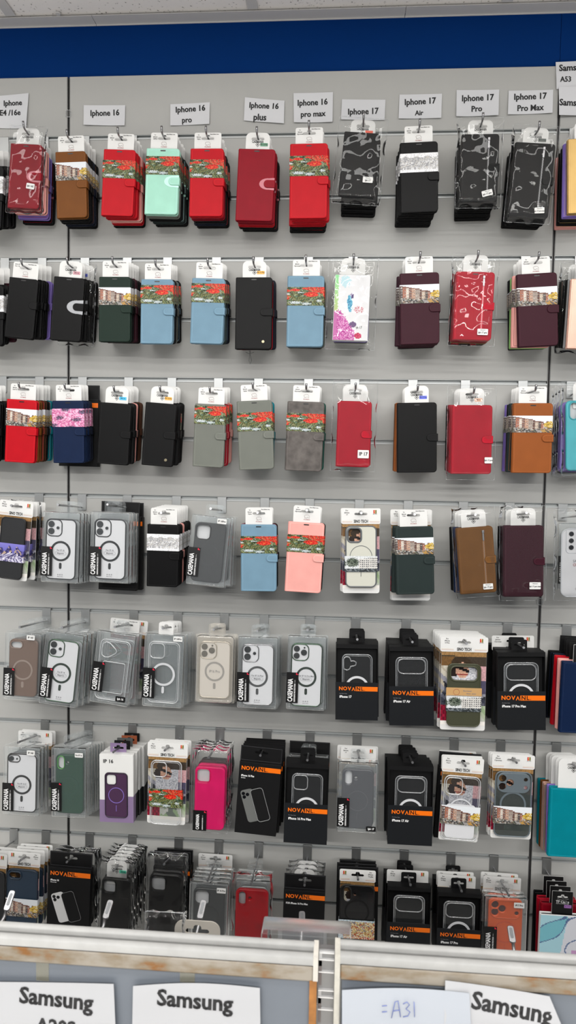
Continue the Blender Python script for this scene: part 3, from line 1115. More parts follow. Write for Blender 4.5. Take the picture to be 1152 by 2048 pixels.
def photo_box(name, w, h, o):
    """closed black carton with a hanging flap, orange band and a printed phone"""
    t, hc = .0190, o.get('hc', .024)
    e = empty(name)
    zt, zc, zb = -hc, -hc - h / 2, -hc - h
    m = M('box')
    MB().slab(0, zc, w, h, .0008, -t / 2, t / 2, .0004).build('carton', m, e)
    put('hang_flap', flat(rrect(0, (.0125 + zt - .0) / 2, w, .0125 - zt, .001), [euro(0, 0, 1.05)], -.0006, .0006), m, e)
    front(MB().outline(0, (.0125 + zt) / 2, w - .003, .0125 - zt - .003, .001, -.0007, .00025).build('flap_crease', mat('crease', (70, 70, 74), .5), e))
    c = [k for k in e.children if k.name.startswith('carton')][0]
    y = -t / 2
    nova_logo(c, -w * .44, w * .495, zt - h * .085, y, .0078 * w / .098)
    text(o.get('t', 'iPhone 16'), .0066, -w * .44, y - .0006, zt - h * .19, M('whiteink'), c, .035, .8, 'LEFT')
    text(o.get('t2', 'Silicone Case'), .0036, -w * .44, y - .0006, zt - h * .222, M('whiteink'), c, .02, .8, 'LEFT')
    if o.get('pic', 1):
        R = Matrix.Rotation(math.radians(-19), 4, 'Y')
        ph = mat('printed_phone_' + o.get('pc', 'grey'), dict(grey=(104, 106, 104), white=(206, 206, 206))[o.get('pc', 'grey')], .4)
        pw, pl = w * .30, h * .46
        for nm, mm, dx, dz, dy, fr in (('printed_phone', ph, -.17, -.60, .0006, False), ('printed_case', M('boxin'), .07, -.575, .0012, True)):
            b = MB().slab(0, 0, pw, pl, .007, -.0002, .0002)
            if fr:
                b.outline(0, 0, pw, pl, .007, -.0003, .0006 if o.get('pc', 'grey') == 'grey' else .0003, 1)
            else:
                for lx, lz in ((-.28, .40), (-.28, .29), (.02, .345)):
                    b.disc(lx * pw, lz * pl, .0042, -.0006, -.0003, 1)
            me = b.mesh(nm)
            me.transform(Matrix.Translation((dx * w, y - dy, zt + dz * h)) @ R)
            q = front(put(nm, me, [mm, mat('printed_line', (150, 152, 152), .4)] if fr else [mm, M('lens')], c))
    return e, t + .001, hc


def purple_box(name, w, h, o):
    t, hc = .0190, .012
    e = empty(name)
    zt, zc, zb = -hc, -hc - h / 2, -hc - h
    two = mat('purple_print', (132, 112, 146), .4)
    c = MB().slab(0, zc, w, h, .0008, -t / 2, t / 2, .0004).build('carton', M('card'), e)
    b = MB().add([(-w / 2, 0, 0), (w / 2, 0, 0), (w / 2, 0, h * .39), (w * .12, 0, h * .39), (-w * .05, 0, h * .33), (-w / 2, 0, h * .33)], [(0, 1, 2, 3, 4, 5)])
    b.add([(w / 2 + .0004, .0003, 0), (w / 2 + .0004, t, 0), (w / 2 + .0004, t, h * .39), (w / 2 + .0004, .0003, h * .39)], [(0, 1, 2, 3)])
    me = b.mesh('purple_panel')
    me.transform(Matrix.Translation((0, -t / 2 - .0003, zb)))
    pb = put('purple_panel', me, o.get('pm', two), c)
    put('hang_tab', flat(rrect(0, (.010 + zt) / 2, .040, .010 - zt, .001), [euro(0, 0, .9)], t / 2 - .0018, t / 2 - .0008), o.get('tm', two), e)
    text('IP 16', .0125, -w * .39, -t / 2 - .0005, zt - h * .10, M('ink'), c, .03, 1.0, 'LEFT')
    phone_case(e, .0, zt - h * .265, w * .66, h * .66, -t / 2 - .0016, .0012, 'square', mat('plum_print', (66, 38, 68), .5), mat('plum_rim', (40, 26, 44), .5), mat('violet_ring', (132, 110, 190), .4), .0014, .34, .50, solid=False, frame=True)
    return e, t + .0022, hc


# ------------------------------------------------------------------ carded cases (white header, printed backing, picture sleeve)
def stripe_logo(p, cx, cz, y, s=.0058):
    b = MB()
    for i, (x0, x1) in enumerate(((-.5, -.18), (-.18, .10), (.10, .5))):
        b.add([(cx + x0 * s * 1.3, y, cz - s * .7), (cx + x1 * s * 1.3, y, cz - s * .7), (cx + x1 * s * 1.3, y, cz + s * .7), (cx + x0 * s * 1.3, y, cz + s * .7)], [(0, 1, 2, 3)], i)
    b.tube([(cx - .1 * s, y - .0002, cz - s * .6), (cx + .15 * s, y - .0002, cz - s * .2), (cx - .15 * s, y - .0002, cz + s * .2), (cx + .1 * s, y - .0002, cz + s * .6)], .0004, 3, 4)
    o = front(b.build('logo', [mat('logo_red', (196, 50, 36), .5), mat('logo_amber', (226, 130, 40), .5), mat('logo_olive', (110, 110, 40), .5), M('card')], p))
    text('SINO TECH', .0019, cx, y, cz - s * .95, M('ink'), o, .02)
    return o


def carded(name, w, h, o):
    """w, h: the phone case itself; the card is larger"""
    t, hc = .0130, o.get('hc', .029)
    e = empty(name)
    hw = o.get('hw', w * 1.28)
    zt, zb = -hc, -hc - h
    flip = -1 if o.get('mirror') else 1
    hh = o.get('hh', hc - .004)
    head = put('header_card', flat(rrect(0, (.0115 - hh) / 2, hw, .0115 + hh, .004), [euro()], .0003, .0011), M('card'), e)
    f = -.0001
    if not o.get('nologo'):
        text('SINO TECH', .0098, 0, f, -hh + .0060, M('ink'), head, .04, .66)
    stripe_logo(head, flip * hw * .36, .0035, f)
    for i, s in enumerate(o.get('lines', ['For', 'iPhone', '17'])):
        text(s, .0042, -flip * hw * .36, f, .0065 - .0050 * i, M('ink'), head, .02)
    b = MB()
    for sx in (-1, 1):
        for dz, mi in ((0, 0), (-.0022, 1)):
            b.box(sx * hw * .35 - hw * .13, sx * hw * .35 + hw * .13, f, f + .0002, -hh + .0060 + dz, -hh + .0064 + dz, mi)
    front(b.build('header_lines', [mat('line_gold', (206, 170, 110), .5), mat('line_red', (196, 120, 110), .5)], head))
    bw, bh = hw * .95, h + hc - hh + .002 + o.get('below', .010)
    cz = -hh + .002 - bh / 2
    back = MB().slab(0, cz, bw, bh, .005, .0014, .0024).build('backing_card', M('card'), e)
    print_sheet('person', 0, cz + bh * .03, bw - .0004, bh * .93, .0011, 40, 56).build('printed_picture', M('pr'), back)
    cx = o.get('cx', 0)
    k = o['in']
    y = -.0085
    if k == 'solid':
        body = mat('carded_' + o['col'], dict(cream=(200, 200, 188), olive=(58, 60, 42), navy=(30, 48, 66), black=(26, 27, 30), white=(224, 226, 230), grey=(96, 106, 112))[o['col']], .5)
        rim = mat('carded_rim_' + o['col'], dict(cream=(92, 96, 100), olive=(66, 68, 48), navy=(26, 42, 58), black=(18, 18, 20), white=(150, 150, 152), grey=(96, 106, 112))[o['col']], .4)
        phone_case(e, cx, zt, w, h, y, .0075, o['cam'], body, rim, rim if o.get('ring') else None, o.get('ringw', .0012), .36, .50, rimr=.0022, barm=rim)
    elif k == 'clear':
        c = clear_outline(e, cx, zt, w, h, y, o['cam'], True)
        if o.get('cardin'):
            front(MB().slab(cx, zt - h * .70, w * .80, h * .52, .008, y + .0001, y + .0008).build('magnet_sheet', M('insert'), c))
            front(MB().ring(cx, zt - h * .53, w * .31, .0030, y - .0004, y + .0002).build('magnet_ring', mat('faint_ring', (204, 206, 210), .5), c))
    elif k == 'smoke':
        rim = mat('carded_rim_grey', (96, 106, 112), .4)
        c = phone_case(e, cx, zt, w, h, y, .0016, o['cam'], M('smoke') if o.get('rimc') != 'black' else clear_mat('dark_smoke', (14, 15, 18), .74, .05, .12), rim if o.get('rimc') != 'black' else M('sticker'),
                       rim if o.get('rimc') != 'black' else M('sticker'), .0042, .34, .50, bar=False, rimr=.0018, solid=False)
        if o['cam'] == 'barholes':
            hs = [[(cx + a, zt + b2) for a, b2 in q] for q in cam_geo('barholes', w, h)[0]]
            front(put('camera_plate', flat(rrect(cx, zt - .31 * w, .88 * w, .54 * w, .18 * w, 6), hs, y - .0018, y - .0004), rim, c))
    if o.get('band'):
        v0, v1 = o.get('bv', (.52, .78))
        me = band_mesh(o['band'], w + .004, .0106, zt - h * v1, zt - h * v0)
        ob = me.build('picture_band', M('pr'), e)
        ob.data.transform(Matrix.Translation((cx, -.0046, 0)))
    if o.get('kraft'):
        q = MB().slab(cx, zt - h * .445, w + .006, h * .135, .0005, y - .0020, y - .0010)
        k2 = q.build('kraft_band', mat('kraft_paper', (190, 150, 98), .8, bump=.2), e)
        front(MB().ring(cx - w * .23, zt - h * .445, .0068, .0005, y - .0024, y - .0019).build('leaf_mark', M('redink'), k2))
        text('Plant-based', .0042, cx + w * .10, y - .0023, zt - h * .425, M('greyink'), k2, .02)
        text('Straw  straw', .0042, cx + w * .22, y - .0023, zt - h * .467, M('greyink'), k2, .02)
    if o.get('shell'):
        MB().slab(0, cz - .004, bw + .004, bh + .002, .004, -.0125, .0030, .003).build('clear_blister', M('clear'), e)
    return e, .0165, hc


# ------------------------------------------------------------------ soft cases in film bags
def bagged(name, w, h, o):
    t, hc = .0120, o.get('hc', .030)
    e = empty(name)
    zt, zb = -hc, -hc - h
    body = mat('soft_' + o['col'], (222, 20, 38) if o['col'] == 'red' else RGB[o['col']], .38)
    clearb = o.get('clear')
    y = -t / 2
    if clearb:
        c = phone_case(e, 0, zt, w, h, y, .0065, 'five', M('insert'), mat('rim_clear', (190, 194, 198), .3), None, rimr=.0008)
        for i, (s, m2) in enumerate((('2.0 mm', 'greyink'), ('SAMSUNG', 'greyink'), ('Clear Case', 'redink'))):
            text(s, .0085, -w * .20 if i else -w * .05, y - .0006, zt - h * (.42 + .055 * i), M(m2), c, .01, .85, 'LEFT')
        text('\u267b', .0085, -w * .08, y - .0006, zt - h * .88, M('greyink'), c)
    else:
        c = phone_case(e, 0, zt, w, h, y, .0095, o['cam'], body, body, None, frame=False, rimr=.0014, rad=o.get('rad', .16))
        front(MB().slab(0, zt - h / 2, w - .006, h - .006, .008, y + .0099, y + .0103).build('paper_insert', mat('insert_grey', (206, 208, 210), .6), e))
        if o.get('fold'):
            front(MB().slab(0, zt - h * .31, w - .001, .0012, .0003, y - .0006, y + .001).build('card_flap_edge', mat('soft_seam', (16, 16, 18), .5), c))
    if o.get('card') == 'mania':
        mania_card(e, hc, .050, o.get('sc'), o.get('st', ''), .001)
    film_bag(e, w + o.get('bw', .018), h + hc + .024, .014, t + .001, name + str(w))
    if o.get('tag'):
        brand_tag(e, -w / 2 - .002, zb - .001, y - .0040, h=.050, w=.033)
    return e, t + .005, hc


KINDS = dict(wallet=(wallet, 'wallet_case', 'wallet case', 'folding wallet phone cases'),
             clam=(clamshell, 'clamshell_pack', 'clear clamshell pack', 'phone cases in clear clamshell packs'),
             wbox=(window_box, 'window_box', 'black window box', 'black window boxes with orange band'),
             pbox=(photo_box, 'printed_box', 'black printed carton', 'black printed cartons with orange band'),
             ubox=(purple_box, 'white_carton', 'white carton', 'white and coloured phone case cartons'),
             card=(carded, 'carded_phone_case', 'carded phone case', 'phone cases on white header cards'),
             bag=(bagged, 'bagged_phone_case', 'bagged soft case', 'soft phone cases in film bags'))


# ================================================================== THE SETTING
GZ = [Z0 - i * PITCH for i in range(16)]              # groove heights, top one first
TOPZ = Z0 + 0.1485
m_board = mat('grey_slat_laminate', (182, 182, 179), .5, spec=.3, mottle=.015, mscale=6)
m_alu = mat('groove_aluminium', (186, 189, 189), .4, .35)
m_aludark = mat('groove_inside', (176, 180, 180), .45, .15)
m_seam = mat('seam_dark', (84, 82, 82), .6)

wb = MB().box(-2.4, 3.6, .0185, .06, 0, TOPZ).build('wall_back', mat('wall_board_backing', (120, 120, 118), .8))
wb['kind'] = 'structure'
bl = MB().box(-2.4, 1.2005, .0125, .06, TOPZ + .0005, ZC + .02)
bl.box(1.2015, 3.6, .0125, .06, TOPZ + .0005, ZC + .02)
wu = bl.build('wall_back_upper', mat('blue_wall_paint', (4, 49, 112), .7, spec=.05, mottle=.02, mscale=3))
wu['kind'] = 'structure'
for x0, x1 in ((-1.2, -.0035), (.0035, 1.1965), (1.2035, 2.4)):
    for i in range(16):
        z1 = TOPZ if i == 0 else GZ[i - 1] - .0046
        z0 = GZ[i] + .0046 if i < 15 else .02
        MB().slab((x0 + x1) / 2, (z0 + z1) / 2, x1 - x0, z1 - z0, .0004, 0, .0180, .0008, n=2).build('slat_board', m_board, wb)
    for i in range(15):
        g = GZ[i]
        b = MB()
        b.box(x0, x1, .0080, .0180, g - .0045, g + .0045, 1)
        b.box(x0, x1, -.0012, .0080, g - .0045, g - .0032, 0)
        b.box(x0, x1, -.0012, -.0002, g - .0066, g - .0045, 0)
        b.box(x0, x1, .0004, .0080, g + .0036, g + .0045, 0)
        t = b.build('trim_groove', [m_alu, m_aludark])
        t.name = 'trim_%d' % (1 + i + (0 if x0 < -.5 else 15 if x0 < .5 else 30))
        t['kind'] = 'structure'
for k, sx in enumerate((0.0, 1.2)):
    b = MB().box(sx - .0034, sx + .0034, .0080, .0180, .02, TOPZ, 0)
    b.box(sx - .0034, sx - .0018, .0003, .0080, .02, TOPZ, 1)
    b.box(sx + .0018, sx + .0034, .0003, .0080, .02, TOPZ, 1)
    t = b.build('trim_%d' % (60 + k), [m_seam, mat('seam_profile', (104, 104, 104), .4, .6)])
    t['kind'] = 'structure'
for (px, py), lab in (((137, 228), 'small clear plastic clip on the panel seam above the brown wallet case'), ((1080, 1203), 'small clear plastic clip on the panel seam below the burgundy bagged wallet')):
    p = at(px, py)
    e = tag(empty('seam_clip', (p.x, -.0012, p.z)), lab, 'clip', 'clear clips on the panel seams')
    b = MB().outline(0, 0, .0135, .0165, .003, -.0006, .0011, n=4)
    b.build('clip_frame', M('tpuedge'), e)
    MB().slab(0, 0, .0125, .0155, .003, -.0002, .0006).build('clip_plate', M('tpu'), e)

fl = MB().box(-2.4, 3.6, -5.6, .06, -.05, 0).build('floor', mat('grey_floor_tile', (214, 212, 208), .4, mottle=.08, mscale=9))
fl['kind'] = 'structure'
# ceiling: mineral tiles in a T-bar grid
m_tile, n, l, b_ = nodes('mineral_tile')
tc = n.new('ShaderNodeTexCoord')
vo = n.new('ShaderNodeTexVoronoi')
vo.inputs['Scale'].default_value = 95
ns = n.new('ShaderNodeTexNoise')
ns.inputs['Scale'].default_value = 240
ns.inputs['Detail'].default_value = 3
l.new(tc.outputs['Object'], vo.inputs['Vector'])
l.new(tc.outputs['Object'], ns.inputs['Vector'])
cr = n.new('ShaderNodeValToRGB')
cr.color_ramp.elements[0].position, cr.color_ramp.elements[0].color = .17, lin((120, 112, 110))
cr.color_ramp.elements[1].position, cr.color_ramp.elements[1].color = .27, lin((250, 246, 243))
mr = n.new('ShaderNodeMix')
mr.data_type = 'FLOAT'
mr.inputs['Factor'].default_value = .55
l.new(vo.outputs['Distance'], mr.inputs['A'])
l.new(ns.outputs['Fac'], mr.inputs['B'])
mm = n.new('ShaderNodeMath')
mm.operation = 'MULTIPLY'
mm.inputs[1].default_value = .72
l.new(mr.outputs['Result'], mm.inputs[0])
l.new(mm.outputs[0], cr.inputs['Fac'])
l.new(cr.outputs['Color'], b_.inputs['Base Color'])
b_.inputs['Roughness'].default_value = .9
ce = MB().box(-2.4, 3.6, -5.6, .0120, ZC + .004, ZC + .03).build('ceiling', m_tile)
ce['kind'] = 'structure'
m_tbar = mat('ceiling_grid_metal', (206, 204, 202), .5)
tx0 = at(33, 36, -.02).x
b = MB()
for i in range(-4, 6):
    x = tx0 - .012 + i * .6
    b.box(x - .0125, x + .0125, -5.6, -.026, ZC - .001, ZC + .003)
for j in range(1, 9):
    b.box(-2.4, 3.6, -.62 * j - .0125, -.62 * j + .0125, ZC - .0012, ZC + .0028)
t = b.build('trim_80', m_tbar)
t['kind'] = 'structure'
zt_ = at(576, 33).z
jx, jx2 = at(184, 40, -.02).x, at(812, 22, -.02).x
b = MB()
for a, c_ in ((-2.4, jx - .0006), (jx + .0006, jx2 - .0006), (jx2 + .0006, 3.6)):
    b.box(a, c_, -.0240, .0110, ZC - .0040, ZC - .0025)
    b.box(a, c_, .0105, .0122, zt_ - .003, ZC - .0025)
t = b.build('trim_81', m_tbar)
t['kind'] = 'structure'
p = at(118, 32, -.026)
MB().disc(p.x, 0, .006, -.002, .002).build('trim_82', m_tbar).matrix_world = Matrix.Translation((0, -.032, ZC - .002)) @ Matrix.Rotation(math.radians(90), 4, 'X')
bpy.data.objects['trim_82']['kind'] = 'structure'


# ================================================================== GOODS ON THE WALL
ORD = ['', 'second', 'third', 'fourth', 'fifth', 'sixth', 'seventh', 'eighth', 'ninth', 'tenth']
NOUN = dict(wallet='wallet case', clam='clamshell pack', wbox='window box', pbox='printed carton', ubox='carton', card='carded case', bag='bagged soft case')


def hook(x, g, y1, z1, tip, lab):
    e = tag(empty('display_hook', (x, 0, g)), lab, 'hook', 'steel display hooks in the slat wall')
    b = MB().slab(0, -.0175, .0225, .0410, .001, -.0036, -.0018, .0004)
    b.box(-.0112, .0112, -.0018, .0060, .0006, .0022)
    b.box(-.0112, .0112, .0046, .0060, .0022, .0040)
    b.build('back_plate', M('steel2'), e)
    zr = -.0300 if tip < .014 else -.046
    dz = z1 - g
    pts = [(0, -.0034, zr), (0, -.0060, zr), (0, -.010, zr + (dz - zr) * .08)]
    pts.append((0, y1 - .010, dz + (dz - zr) * .010 / max(.02, -y1)))
    q = pts[-1]
    if tip > .01:
        pts += [(0, q[1] - .005, q[2] + .003), (0, q[1] - .0075, q[2] + .008), (0, q[1] - .009, q[2] + tip)]
    else:
        pts += [(0, q[1] - .004, q[2] + .0005), (0, q[1] - .008, q[2] + .0015)]
    w = MB().tube(pts, [.0020] * (len(pts) - 4) + [.0021, .0025, .0027, .0027], 0, 8).build('wire_arm', M('steel'), e)
    if tip <= .01:
        MB().tube([(0, pts[-1][1] + .0005, pts[-1][2]), (0, pts[-1][1] - .0022, pts[-1][2] + .0003)], .0028, 0, 10).build('end_cap', mat('hook_end', (196, 196, 198), .25, .9), w)
    return e


def slot(row, label, short, kind, tcx, tcy, bcx, bcy, wpx, o, backs=(), d=None):
    d = d or (.104 if row <= 3 else .140)
    fn, nm, noun, grp = KINDS[kind]
    pt, pb = at(tcx, tcy, -d), at(bcx, bcy, -d)
    w, h = wpx * mpp(pt), (pt - pb).length
    if o.get('full'):                                      # the bottom of the thing is out of sight: real height
        h = o['full']
    up = (pt - pb).normalized()
    roll = math.atan2(up.x, up.z)
    root, t, hc = fn(nm, w, h, o)
    hp = pt + up * hc
    y0 = -d + t / 2
    root.location = (hp.x, y0, hp.z)
    root.rotation_euler = (0, roll, 0)
    cw = WORDS.get(o.get('col', ''), o.get('col', ''))
    tag(root, label, 'phone case', grp)
    g = GZ[(row - 1) * 2]
    zr = g - (.046 if row == 1 else .030)
    n = len(backs)
    prev, y, z = t, y0, hp.z
    room = (-.008 - (-d)) - t
    made = {}
    for k, bk in enumerate(backs):
        alt = isinstance(bk, tuple)
        if alt:
            f2, nm2, noun2, grp2 = KINDS[bk[0]]
            ob, t2, hc2 = f2(nm2, w * bk[2], h * bk[3], bk[1])
            cword = bk[4]
        else:
            t2, hc2, noun2, grp2 = t, hc, noun, grp
            m = leather(bk) if kind == 'wallet' and bk in RGB else None
            ob = copy_tree(root, None, m)
            cword = WORDS.get(bk, bk)
        gap = max((prev + t2) / 2 + .0006, min((prev + t2) / 2 * 1.45, room / max(1, n)))
        y = y + gap
        if y + t2 / 2 > -.0042:
            y = -.0042 - t2 / 2
        prev = t2
        s = (y - 0) / (y0 - 0)
        zz = zr + (hp.z - zr) * s
        ob.location = (hp.x + RND.uniform(-.0025, .0025), y, zz)
        ob.rotation_euler = (0, roll * .5 + math.radians(RND.uniform(-1.3, 1.3)), 0)
        tag(ob, ('%s %s %s on its hook behind the %s' % (cword, NOUN[bk[0]] if alt else NOUN[kind], ORD[k + 1], short)).replace('  ', ' ').strip(), 'phone case', grp2)
    hook(hp.x, g, y0 - t / 2, hp.z, (.0145 if row < 3 else .013) if row <= 3 else .004, 'steel display hook carrying the ' + short)
    return root


def W(col, band=None, **k):
    d = dict(col=col, band=band)
    d.update(k)
    return d


def MN(col, sc, st, **k):
    d = dict(col=col, card='mania', sc=sc, st=st, band=None)
    d.update(k)
    return d


GRN, ORG, PNK, BLU, TEA = (96, 150, 120), (240, 178, 70), (206, 150, 160), (96, 110, 226), (70, 190, 236)
L16, L16P, L16M, L17, L17A, L17M = ['For', 'Iphone', '16'], ['For', 'Iphone', '16pro'], ['For', 'Iphone', '16promax'], ['For', 'Iphone', '17'], ['For', 'Iphone', '17Air'], ['For', 'Iphone', '17promax']
NB = lambda w=1.25, h=1.1, wd='black': ('pbox', dict(t='iPhone 16', pic=0), w, h, wd)
SC2 = lambda wd='cream', w=.8, h=.92, **k: ('card', dict(dict(zip(('in', 'col', 'cam'), ('solid', 'cream', 'square')), hw=None), **k), w, h, wd)

# ---- top row
slot(1, 'black wallet case cut by the photo edge beside the dark red bagged wallet', 'top wallet at the edge', 'wallet', -32, 330, -38, 455, 80, W('black', 'sketch'), ['black', 'black'])
slot(1, 'dark red bagged wallet case with pale scalloped clasp patch and small white sticker', 'dark red bagged wallet', 'wallet', 52, 287, 45, 416, 66,
     MN('darkred', None, '', crescent='rose', bag=(.014, .018, .010), lab=('Iph 16E', .22, .66, .020, .013, .0060, None), labrot=.12), ['pink', 'lilac', 'black'])
slot(1, 'brown wallet case with a canal house picture band in the top row', 'brown canal wallet', 'wallet', 140, 302, 143, 435, 63, W('brown', 'canal', lines=L16), ['black', 'black', 'darkblue', 'black'])
slot(1, 'red poppy band wallet case hanging between the brown and mint wallets', 'red wallet beside brown', 'wallet', 239, 298, 233, 431, 66, W('red', 'poppy', lines=L16), ['red', 'pink', 'red', 'black'])
slot(1, 'mint green wallet case with poppy band and pale clasp patch', 'mint wallet', 'wallet', 326, 296, 321, 428, 68, W('mint', 'poppy', crescent='mint', lines=['For', 'Iphone', '16PRO'], bv=(.12, .40)), ['grey', 'black', 'slate', 'black'])
slot(1, 'red poppy band wallet case hanging just after the mint wallet', 'red wallet after mint', 'wallet', 414, 296, 411, 432, 68, W('red', 'poppy', lines=L16P), ['darkred', 'black', 'darkblue', 'black'])
slot(1, 'dark red unbagged wallet case with pale scalloped patch under its clasp', 'dark red patch wallet', 'wallet', 514, 297, 507, 441, 75,
     MN('darkred', GRN, 'IPH 16 Plus', crescent='rose', sv=.485), ['darkred', 'red', 'black', 'black'])
slot(1, 'wide red poppy band wallet case under the two-line sign beside black bagged wallet', 'wide red poppy wallet', 'wallet', 618, 286, 616, 436, 76, W('red', 'poppy', lines=L16M), ['red', 'red', 'black', 'black'])
slot(1, 'plain black wallet case in a clear bag with white sticker, leaning in the top row', 'plain black bagged wallet', 'wallet', 725, 264, 712, 392, 72,
     MN('black', (236, 96, 70), '', strap=False, hc=.0185, bag=(.030, .018, .016), lab=('Iph 17', .28, .74, .023, .013, .0060, 'Wallet case for')), ['black', 'black', 'black', 'black'])
slot(1, 'black wallet case with a pale grey canal drawing band in the top row', 'black drawing band wallet', 'wallet', 838, 283, 839, 424, 75, W('black', 'sketch', lines=L17A, bv=(.16, .43)), ['black', 'black', 'black', 'black'])
slot(1, 'black bagged zip wallet with a broad white glare beside the drawing band wallet', 'black zip wallet with glare', 'wallet', 962, 267, 957, 403, 74,
     MN('black', None, '', zip=1, hc=.021, bag=(.020, .018, .012), lab=('Iph 17 pro', .22, .88, .024, .013, .0055, 'Wallet case for'), labrot=-.25), ['black', 'black', 'black', 'black'])
slot(1, 'black bagged zip wallet beside the panel seam in the top row', 'seam side zip wallet', 'wallet', 1072, 285, 1056, 435, 79,
     MN('black', (110, 116, 112), 'IPH 17 Pro', zip=1, hc=.024, bag=(.016, .018, .010), lab=('Iph 17 pro max', .26, .90, .022, .013, .0045, 'Wallet case for'), labrot=-.1), ['black', 'black', 'black'])
slot(1, 'shiny gold wallet case cut by the photo edge', 'gold wallet', 'wallet', 1177, 275, 1177, 425, 80, W('gold', None, card='mania', sc=None), ['lilac', 'black', 'black', 'pink'])
# ---- second row
slot(2, 'black wallet at the photo edge in the second row', 'second row edge wallet', 'wallet', -30, 570, -32, 690, 76, W('black', 'sketch'), ['black', 'burgundy'])
slot(2, 'black wallet case with narrow clasp tilted beside the silver patch wallet', 'tilted black wallet', 'wallet', 47, 556, 36, 676, 61, W('black', None, lines=['Iphone SE', '3 in 1 6s'], sv=.44, sl=.020), ['black', 'black', 'lilac'])
slot(2, 'black wallet case with a large silver scalloped patch round its clasp', 'silver patch wallet', 'wallet', 138, 554, 129, 681, 64, MN('black', PNK, 'IPH 16', crescent='silver', sv=.46),
     ['black', ('wallet', MN('black', BLU, 'IPH 16', bag=(.014, .014, .010)), 1, 1, 'bagged black'), 'black'])
slot(2, 'dark green wallet case with a canal house picture band', 'dark green canal wallet', 'wallet', 229, 553, 228, 683, 65, W('green', 'canal', lines=L16), ['black', 'burgundy', 'black', 'black'])
slot(2, 'light blue poppy band wallet next to the dark green canal wallet', 'blue wallet by green', 'wallet', 314, 558, 312, 687, 66, W('blue', 'poppy', lines=L16P, bv=(.09, .38)), ['black', 'grey', 'black'])
slot(2, 'light blue poppy band wallet next to the buttoned black wallet with wrist loop', 'blue wallet by loop', 'wallet', 417, 556, 412, 687, 67, W('blue', 'poppy', lines=L16P, bv=(.08, .37)), ['slate', 'darkblue', 'black'])
slot(2, 'black wallet case with brass button and a wrist loop dangling below', 'looped black wallet', 'wallet', 508, 554, 506, 698, 74, MN('black', ORG, 'IPH 16 Plus', button=1, sv=.485, sl=.030, lanyard=1), ['red', 'black', 'darkblue'])
slot(2, 'light blue poppy band wallet beside the white floral bagged wallet', 'blue wallet by floral', 'wallet', 612, 551, 609, 693, 74, W('blue', 'poppy', lines=L16M, bv=(.16, .42)), ['black', 'grey', 'black'])
slot(2, 'white bagged wallet case printed with pink flowers and a blue bird', 'floral bagged wallet', 'wallet', 706, 549, 700, 681, 71,
     MN('white', None, '', printed='floral', strap=False, slot=False, bag=(.034, .022, .020)), ['lilac', 'black', 'grey'])
slot(2, 'burgundy canal band wallet next to the red zip wallet', 'burgundy wallet by zip', 'wallet', 839, 545, 840, 688, 78, W('burgundy', 'canal', lines=L17A, bv=(.165, .425)), ['burgundy', 'plum', 'burgundy', 'black'])
slot(2, 'red bagged wallet case with a metal zip down its front', 'red zip wallet', 'wallet', 952, 543, 944, 680, 76,
     MN('bagred', None, '', zip=1, bag=(.020, .016, .012), lab=('Iph 17 pro', .26, .88, .024, .014, .0055, 'Wallet case for')), ['darkred', 'bronze', 'black'])
slot(2, 'burgundy canal band wallet with pink and green cases peeping out behind', 'burgundy wallet by seam', 'wallet', 1074, 546, 1077, 692, 79, W('burgundy', 'canal', lines=L17M, bv=(.19, .44)), ['pink', 'lime', 'black'])
slot(2, 'shiny rose gold wallet case cut by the photo edge', 'rose gold wallet', 'wallet', 1186, 558, 1176, 698, 84, W('rosegold', None, card='mania', sc=None), ['silver', 'black', ('wallet', MN('black', None, '', bag=(.02, .016, .012)), 1, 1, 'bagged black'), 'black'])
# ---- third row
slot(3, 'black wallet at the photo edge in the third row', 'third row edge wallet', 'wallet', -35, 803, -38, 922, 74, W('black', None), ['black', 'choc'])
slot(3, 'red wallet case with a canal house picture band', 'red canal wallet', 'wallet', 43, 799, 38, 925, 63, W('red', 'canal', lines=['For', 'Iphone', '16e/17e'], bv=(.15, .42)), ['brown', 'choc', 'black', 'teal'])
slot(3, 'navy wallet case with a pink blossom picture band', 'navy blossom wallet', 'wallet', 135, 801, 137, 926, 65, W('navy', 'blossom', lines=L16, bv=(.13, .42)), ['navy', 'darkblue', NB(1.28, 1.12)])
slot(3, 'plain black wallet case with a light blue model sticker', 'blue sticker black wallet', 'wallet', 231, 806, 224, 929, 65, MN('black', TEA, 'IPH 16', slot=False), ['black', 'pink', 'black', 'choc'])
slot(3, 'black wallet case with brass button beside the olive grey poppy wallet', 'buttoned black wallet', 'wallet', 322, 806, 313, 932, 64, MN('black', ORG, 'IPH 16 Pro', button=1, slot=False, sl=.030, sv=.50), ['black', ('wallet', W('black', 'poppy'), 1, 1, 'poppy band black'), 'black'])
slot(3, 'olive grey wallet case with poppy band and stitched straight clasp', 'narrow olive poppy wallet', 'wallet', 421, 808, 415, 934, 63, W('grey', 'poppy', lines=L16P, bv=(.03, .32), slot=False, sv=.50), ['darkred', 'pink', 'pink'])
slot(3, 'wide olive grey wallet case with poppy band across its upper half', 'wide olive poppy wallet', 'wallet', 508, 801, 513, 939, 71, W('grey', 'poppy', lines=['For', 'Iphone', '16plus'], bv=(.17, .44)), ['grey', 'teal'])
slot(3, 'marbled dark grey wallet case with poppy band', 'marbled grey wallet', 'wallet', 612, 803, 606, 942, 74, W('marble', 'poppy', lines=L16M, bv=(.17, .43)), ['black', 'darkgreen', 'black'])
slot(3, 'red bagged wallet case with a large white label low on its front', 'red big label wallet', 'wallet', 710, 802, 705, 934, 68,
     MN('bagred', None, '', slot=False, bag=(.026, .022, .010), lab=('IP 17', .30, .80, .026, .019, .0115, None)), ['bagred', 'black'])
